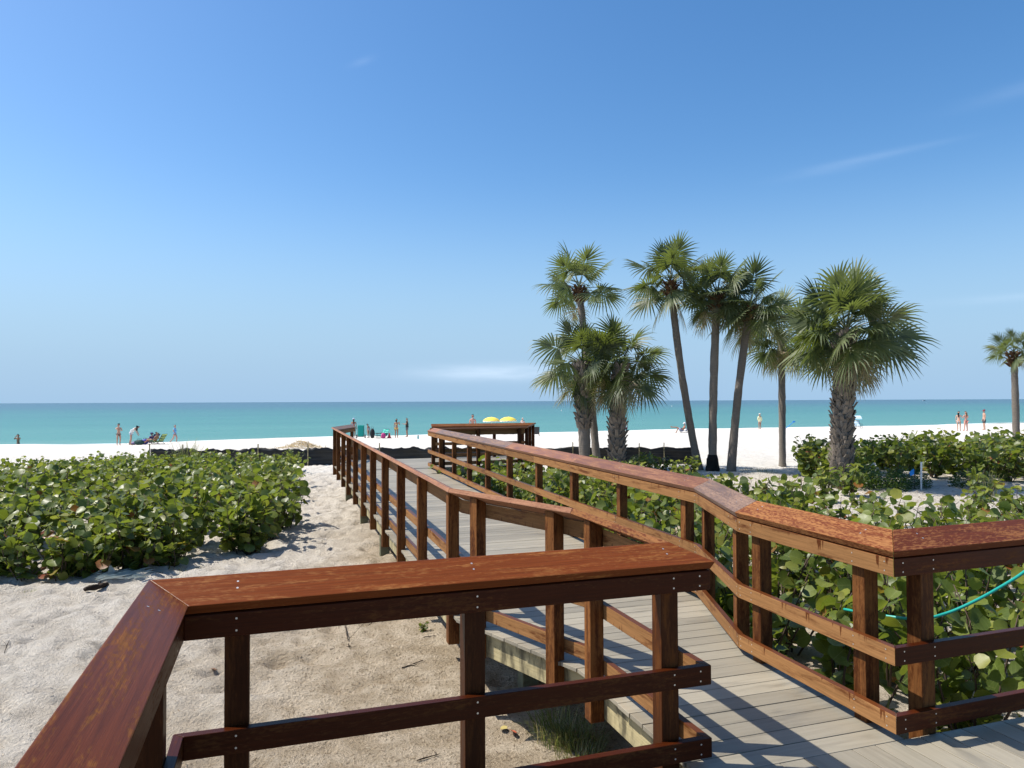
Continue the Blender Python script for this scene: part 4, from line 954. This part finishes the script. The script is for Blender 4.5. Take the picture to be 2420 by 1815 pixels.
# sand toy and bottle
p = gp(920, 60.5); b = MB(); b.tube([(0, 0, 0), (0, 0, .06), (0, 0, .061), (0, 0, .34), (0, 0, .36), (0, 0, .44)], [.20, .20, .15, .06, .07, .07], 14); tagged(b, 'sand_toy', REDP, 'small red plastic cone shaped sand toy left of the woman in yellow', 'toy', loc=p)
p = gp(988, 52); t = thing('water_bottle', 'teal water bottle with a dark lid standing alone on the sand', 'bottle', p); b = MB(); b.tube([(0, 0, 0), (0, 0, .2), (0, 0, .23)], [.055, .055, .03], 12); b.build('flask', flat('teal_metal', (.04, .35, .40), .3), t, smooth=True)
b = MB(); b.tube([(0, 0, .225), (0, 0, .29)], .045, 12); b.build('lid', BLACKF, t)
# umbrellas
def umbrella(label, u, y, m2):
    p = gp(u, y); t = thing('beach_umbrella', label, 'beach umbrella', p, 0, 'yellow beach umbrellas'); n = 16; rows = 6; Rm = .80; H = 1.62; b = MB(); g = []
    for i in range(rows + 1):
        f = i / rows; rr = Rm * math.sin(f * 1.2) / math.sin(1.2); z = H - .34 * (1 - math.cos(f * 1.2)) / (1 - math.cos(1.2)); row = []
        for j in range(n):
            k = 1 - .05 * f * (j % 2); row.append(b.vert((rr * k * math.cos(2 * math.pi * j / n), rr * k * math.sin(2 * math.pi * j / n), z - .03 * f * (j % 2))))
        g.append(row)
    for i in range(rows):
        for j in range(n): b.face([g[i][j], g[i + 1][j], g[i + 1][(j + 1) % n], g[i][(j + 1) % n]], None, 0)
    o = b.build('canopy', flat('yellow_canvas', (.88, .66, .10)), t, smooth=True)
    v = MB()
    for j in range(n):
        a, c = g[rows][j], g[rows][(j + 1) % n]; A, B_ = Vector(b.v[a]), Vector(b.v[c]); m_ = (A + B_) / 2; v.poly([A, B_, B_ + Vector((0, 0, -.06)), m_ + Vector((0, 0, -.12)), A + Vector((0, 0, -.06))])
    v.build('valance', flat('cream_canvas', (.85, .80, .60)), t); pl = MB(); pl.tube([(0, 0, -.1), (0, 0, H + .05)], .018, 8); pl.build('pole', WHT_M, t)
umbrella('yellow beach umbrella with a cream fringe, the nearer to the standing bare backed person', 1161, 68, None)
umbrella('yellow beach umbrella with a cream fringe, the nearer to the grey haired person', 1201, 68.5, None)
# leaning blue paddle / float
p = gp(1866, 74); b = MB(); b.tube([(-.5, 0, .05), (.35, 0, .72)], .035, 8); b.ball((.42, 0, .78), .13, 10, 6, sc=(1.2, .4, .7)); tagged(b, 'paddle', flat('bright_blue', (.03, .22, .60)), 'blue paddle stuck at a slant in the sand beside the thin straight palm', 'paddle', loc=p)
# straw heap
b = MB(); rr = random.Random(9); p = gp(712, 40)
for i in range(900):
    c = Vector((rr.gauss(0, .62), rr.gauss(0, .3), 0)); c.z = max(.0, .42 * math.exp(-(c.x / .75) ** 2 - (c.y / .4) ** 2) * rr.random() ** .4)
    d = Vector((rr.uniform(-1, 1), rr.uniform(-1, 1), rr.uniform(-.3, .5))).normalized() * rr.uniform(.08, .2); s = d.orthogonal().normalized() * .012; b.poly([c - s, c + s, c + d + s * .3, c + d - s * .3], None, 0, rr.uniform(.6, 1))
tagged(b, 'straw_heap', flat('straw', (.50, .38, .20), .9), 'low heap of pale brown straw on the beach behind the silt fence', 'straw heap', loc=p, recalc=False)
# boat and buoys far out
p = px(2184, 943, 1500); bt = thing('motor_boat', 'tiny white motor boat on the horizon at the right', 'boat', (p.x, 1500, SEA), rad(90))
b = MB(); S = [(-3.4, 1.1, .1), (0, 1.25, .1), (2.2, .9, .2), (3.8, .05, .4)]
for (y0, w0, z0), (y1, w1, z1) in zip(S, S[1:]): b.hexa([(-w0, y0, .9 + z0), (-w0 * .6, y0, -.3), (w0 * .6, y0, -.3), (w0, y0, .9 + z0)], [(-w1, y1, .9 + z1), (-w1 * .6, y1, -.3), (w1 * .6, y1, -.3), (w1, y1, .9 + z1)])
b.build('hull', WHT_M, bt); b = MB(); b.box((0, .2, 1.6), 1.5, 1.8, 1.3); b.build('cabin', flat('boat_glass', (.1, .12, .14), .2), bt, bevel=.15)
for i, (u, y) in enumerate(((1327, 240), (1588, 400))):
    p = px(u, 960, y); b = MB(); b.ball((0, 0, .12), .2 + .06 * i, 10, 7, sc=(1, 1, 1.2)); b.tube([(0, 0, .2), (0, 0, .55)], .04, 6)
    tagged(b, 'buoy', WHT_M, ('small white buoy floating left of the palm clump', 'small white buoy far out between the stout palm and the leaning palm')[i], 'buoy', 'white buoys', loc=(p.x, y, SEA))

# ------------------------------------------------------------------ near clutter
b = MB(); ax = gp(2173, 20); b.tube([(0, 0, -.1), (.02, 0, .72)], .026, 10); b.tube([(.02, 0, .72), (.02, 0, .75)], .031, 10); tagged(b, 'marker_post', WHT_M, 'thin white plastic post standing in the sand among dark weeds', 'post', loc=ax, smooth=False)
q_ = gp(2158, 20.1); t = thing('marker_flag', 'small blue flag on a wire stuck in the weeds beside the white post', 'flag', q_); b = MB(); b.tube([(0, 0, 0), (0, 0, .55)], .006, 5); b.build('wire', TUBE, t)
b = MB(); b.poly([(0, 0, .40), (-.10, .02, .36), (-.13, .03, .46), (-.02, .01, .56), (0, 0, .55)]); o = b.build('flag_cloth', flat('flag_blue', (.02, .25, .70)), t); o.modifiers.new('th', 'SOLIDIFY').thickness = .004
p = gp(354, 14.8); t = thing('sprinkler_riser', 'black sprinkler riser pipe rising above the left sea grape bed', 'sprinkler', p); b = MB(); b.tube([(.04, 0, -.1), (.0, 0, .62)], .018, 8); b.build('pipe', BLACKF, t, smooth=True); b = MB(); b.tube([(0, 0, .55), (-.02, 0, .84), (-.022, 0, .86)], [.036, .036, .03], 10); b.ball((-.022, 0, .86), .036, 8, 6); b.build('head', BLACKF, t, smooth=True)
# garden hose over the leaves
HP = [px(1995, 1440, 5.4), px(2073, 1453, 5.1), px(2170, 1463, 4.9), px(2235, 1450, 4.9), px(2297, 1424, 4.9), px(2360, 1390, 4.95), px(2420, 1352, 5.0), px(2480, 1300, 5.1), px(2560, 1260, 5.2)]
cv = []
for i in range(len(HP) - 1):
    a, b_, c, d = HP[max(0, i - 1)], HP[i], HP[i + 1], HP[min(len(HP) - 1, i + 2)]
    for k in range(8):
        t_ = k / 8; cv.append(.5 * ((2 * b_) + (c - a) * t_ + (2 * a - 5 * b_ + 4 * c - d) * t_ * t_ + (3 * b_ - a - 3 * c + d) * t_ ** 3))
b = MB(); b.tube(cv, .0105, 10); tagged(b, 'garden_hose', mat('hose_rubber', (.015, .32, .26), .4), 'turquoise garden hose looping through the leaves behind the right railing', 'hose', smooth=True)
# driftwood, plank, log
def stick(label, name, a, c, r, m, cat, z=.03, group=None, tw=0):
    A, B_ = Vector(atg(*a)), Vector(atg(*c)); A.z += z; B_.z += z; rr = random.Random(int(a[0])); pts = [A.lerp(B_, t) + Vector((rr.uniform(-1, 1), rr.uniform(-1, 1), rr.uniform(-.3, .6))) * r * .7 for t in (0, .2, .4, .6, .8, 1)]
    b = MB(); b.tube(pts, [r * k for k in (.8, 1, 1.05, .95, .9, .6)], 8, jit=.28, rng=rr)
    for _ in range(tw):
        t = rr.uniform(.2, .9); s = A.lerp(B_, t); d = Vector((rr.uniform(-1, 1), rr.uniform(-1, 1), rr.uniform(.0, .5))).normalized() * (B_ - A).length * rr.uniform(.2, .4); b.tube([s, s + d * .5 + Vector((0, 0, .01)), s + d], [r * .5, r * .4, r * .2], 5)
    o = b.build(name, m, None, smooth=True); return tag(o, label, cat, group)
def atg(u, v):
    """ground point seen at photo position (u, v)"""
    a, c = 1., 80.
    for _ in range(40):
        y = (a + c) / 2; p = px(u, v, y)
        if p.z > ground(p.x, p.y): a = y
        else: c = y
    p = px(u, v, (a + c) / 2); return (p.x, p.y, ground(p.x, p.y))
DRIFT = bark_mat('driftwood', (.20, .17, .14), (.46, .42, .37)); DARKW = bark_mat('dark_wood', (.02, .013, .009), (.08, .055, .04)); PLANKW = bark_mat('reddish_plank', (.12, .05, .025), (.26, .13, .07))
stick('grey driftwood branch lying slanted at the front edge of the left bed', 'driftwood', (278, 1308), (336, 1366), .028, DRIFT, 'driftwood', .08)
stick('reddish plank lying under the front leaves of the left bed', 'plank', (80, 1358), (150, 1325), .03, PLANKW, 'plank', .03)
stick('dark rotten log lying on the sand in front of the left bed', 'log', (203, 1402), (250, 1387), .038, DARKW, 'log', .04, None, 1)
tw = [(520, 1640, 570, 1560), (780, 1537, 830, 1530), (815, 1470, 825, 1532), (950, 1580, 985, 1573), (1000, 1508, 1030, 1504), (835, 1705, 858, 1740), (950, 1582, 1000, 1562), (985, 1800, 1040, 1785), (10, 1545, 22, 1515), (870, 1480, 885, 1470)]
for i, (a, b_, c, d) in enumerate(tw): stick('short dark twig lying loose on the sand below the near railing', 'twig', (a, b_), (c, d), .004, DARKW, 'twig', .01, 'twigs on the sand', 2)
# pale rag with fibres by the driftwood
b = MB(); rr = random.Random(2); p = atg(262, 1365)
for i in range(160):
    c = Vector((rr.gauss(.05, .16), rr.gauss(0, .12), .02)); an = rr.uniform(-.6, 1.0); d = Vector((math.cos(an), math.sin(an) * .6, rr.uniform(-.02, .25))) * rr.uniform(.12, .3); s = d.cross(Vector((0, 0, 1))).normalized() * .006; b.poly([c - s, c + s, c + d * .6 + s + Vector((0, 0, .02)), c + d], None)
for i in range(4):
    x = -.06 + .02 * i; b.poly([(x, 0, 0), (x + .03, .01, 0), (x + .03, .05, .14 - .02 * i), (x + .02, .04, .19 - .02 * i)])
tagged(b, 'plastic_rag', flat('pale_rag', (.50, .56, .54)), 'torn pale plastic rag caught at the foot of the bed beside the driftwood', 'rag', loc=p, recalc=False)
# grass tufts
def tuft(label, loc, n, h, sp, seed, m='grass', group='grass tufts', lean=.5):
    b = MB(); rr = random.Random(seed)
    for i in range(n):
        an = rr.uniform(0, 6.28); q = rr.random() ** .6 * sp; c = Vector((math.cos(an) * q, math.sin(an) * q, -.02)); hh = h * rr.uniform(.5, 1.1); l = Vector((math.cos(an + rr.uniform(-1, 1)), math.sin(an + rr.uniform(-1, 1)), 0)) * hh * lean * rr.uniform(.2, 1.3); s = Vector((-l.y, l.x, 0)).normalized() * (.0028 + .004 * h)
        a = rr.random(); p1, p2, p3 = c + l * .25 + Vector((0, 0, hh * .45)), c + l * .6 + Vector((0, 0, hh * .8)), c + l * 1.1 + Vector((0, 0, hh * .92))
        b.poly([c - s, c + s, p1 + s * .9, p1 - s * .9], None, 0, a); b.poly([p1 - s * .9, p1 + s * .9, p2 + s * .6, p2 - s * .6], None, 0, a); b.poly([p2 - s * .6, p2 + s * .6, p3], None, 0, min(1, a + .1))
    o = b.build('grass_tuft', M['grass'], None, recalc=False, loc=loc); return tag(o, label, 'grass tuft', group)
tuft('tall thin beach grass clump in front of the silt fence', gp(440, 26.5), 90, 1.25, .35, 1, lean=.45)
tuft('green and straw grass tuft at the sunny edge of the boardwalk shadow', atg(1325, 1745), 260, .20, .22, 2, lean=.8)
tuft('short grass tuft in the shade under the boardwalk', atg(1372, 1760), 160, .16, .18, 3, lean=.8)
tuft('sparse grass tuft nearest the bottom of the picture beside the boardwalk shadow', atg(1370, 1795), 160, .14, .16, 4, lean=.8)
tuft('wispy grass clump on the pale sand left of the far right hedge end', gp(2335, 18.6), 60, .75, .2, 5, lean=.6)
tuft('thin beach grass clump at the foot of the far right palm', gp(2385, 29), 60, .9, .3, 6, lean=.4)
tuft('short green grass around the base of the slim palms', gp(1790, 25), 260, .12, .8, 7, lean=.9)
tuft('patch of low green growth behind the near railing corner', atg(470, 1345), 160, .06, .35, 8, lean=1.)
tuft('low green growth beside the dark rotten log', atg(70, 1400), 110, .07, .2, 9, lean=1.)
# leaf litter: countless bits of straw, leaf and shell on the near sand
b = MB(); rr = random.Random(77)
for i in range(15000):
    x, y = (rr.uniform(-9, 1.6), 2.2 + 13 * rr.random() ** 1.6) if i < 9000 else (rr.uniform(1.5, 12), rr.uniform(15.5, 27))
    z = ground(x, y); l = rr.uniform(.008, .035) * (1 if i < 9000 else 3.); an = rr.uniform(0, 6.28); d = Vector((math.cos(an) * l, math.sin(an) * l, rr.uniform(-.1, .35) * l)); s = Vector((-d.y, d.x, 0)).normalized() * rr.uniform(.0015, .004) * (1 if i < 9000 else 4.); c = Vector((x, y, z + .004)); b.poly([c - s, c + s, c + d + s * .6, c + d - s * .6], None, 0, rr.random())
lm = mat('litter', rough=.9); q = NT(lm); rmp = q.n('ShaderNodeValToRGB'); q.l(q.n('ShaderNodeAttribute', attribute_name='shade_id').outputs['Fac'], rmp.inputs[0])
e = rmp.color_ramp.elements; e[0].color = (.06, .04, .025, 1); e[1].color = (.60, .52, .38, 1); k = e.new(.5); k.color = (.26, .18, .10, 1); q.l(rmp.outputs[0], q.b.inputs['Base Color'])
tag(b.build('leaf_litter', lm, None, recalc=False), 'scattered straw and shell bits on the near sand', None, None, 'stuff')
# fallen leaves
for i, (u, v, c) in enumerate(((958, 1310, (.42, .16, .08)), (935, 1313, (.14, .07, .04)), (1212, 1735, (.50, .12, .06)), (1190, 1728, (.36, .29, .10)), (1010, 1330, (.3, .17, .09)), (640, 1480, (.22, .12, .07)), (505, 1585, (.20, .11, .06)), (880, 1690, (.25, .15, .08)))):
    b = MB(); rr = random.Random(i); leaf(b, Vector((0, 0, .02)), Vector((rr.uniform(-.4, .4), rr.uniform(-.4, .4), 1)), Vector((1, rr.uniform(-1, 1), 0)), .030, 0, rr)
    tagged(b, 'fallen_leaf', flat('dry_leaf_%d' % i, c), ('curled orange leaf on the path left of the boardwalk', 'dark brown leaf beside the orange one on the path', 'orange red leaf on the sand by the grass tuft', 'yellow leaf tip beside the orange red leaf', 'brown leaf close to the boardwalk edge', 'brown leaf on open sand above the near top rail', 'brown leaf left of the corner post', 'brown leaf on the sand between the near rails')[i], 'leaf', 'fallen leaves', loc=atg(u, v), smooth=True, recalc=False)
# sprouting seedling
o = copy_thing(next(x for x in C.objects if x.name.startswith('sea_grape_shrub') and x.get('group') == 'sea grape seedlings under the palms')); o.location = atg(1003, 1492); o.scale = (.16, .16, .16); tag(o, 'tiny green seedling sprouting from bare sand beside a boardwalk post', 'seedling'); o.name = 'sea_grape_seedling'
if 'group' in o: del o['group']
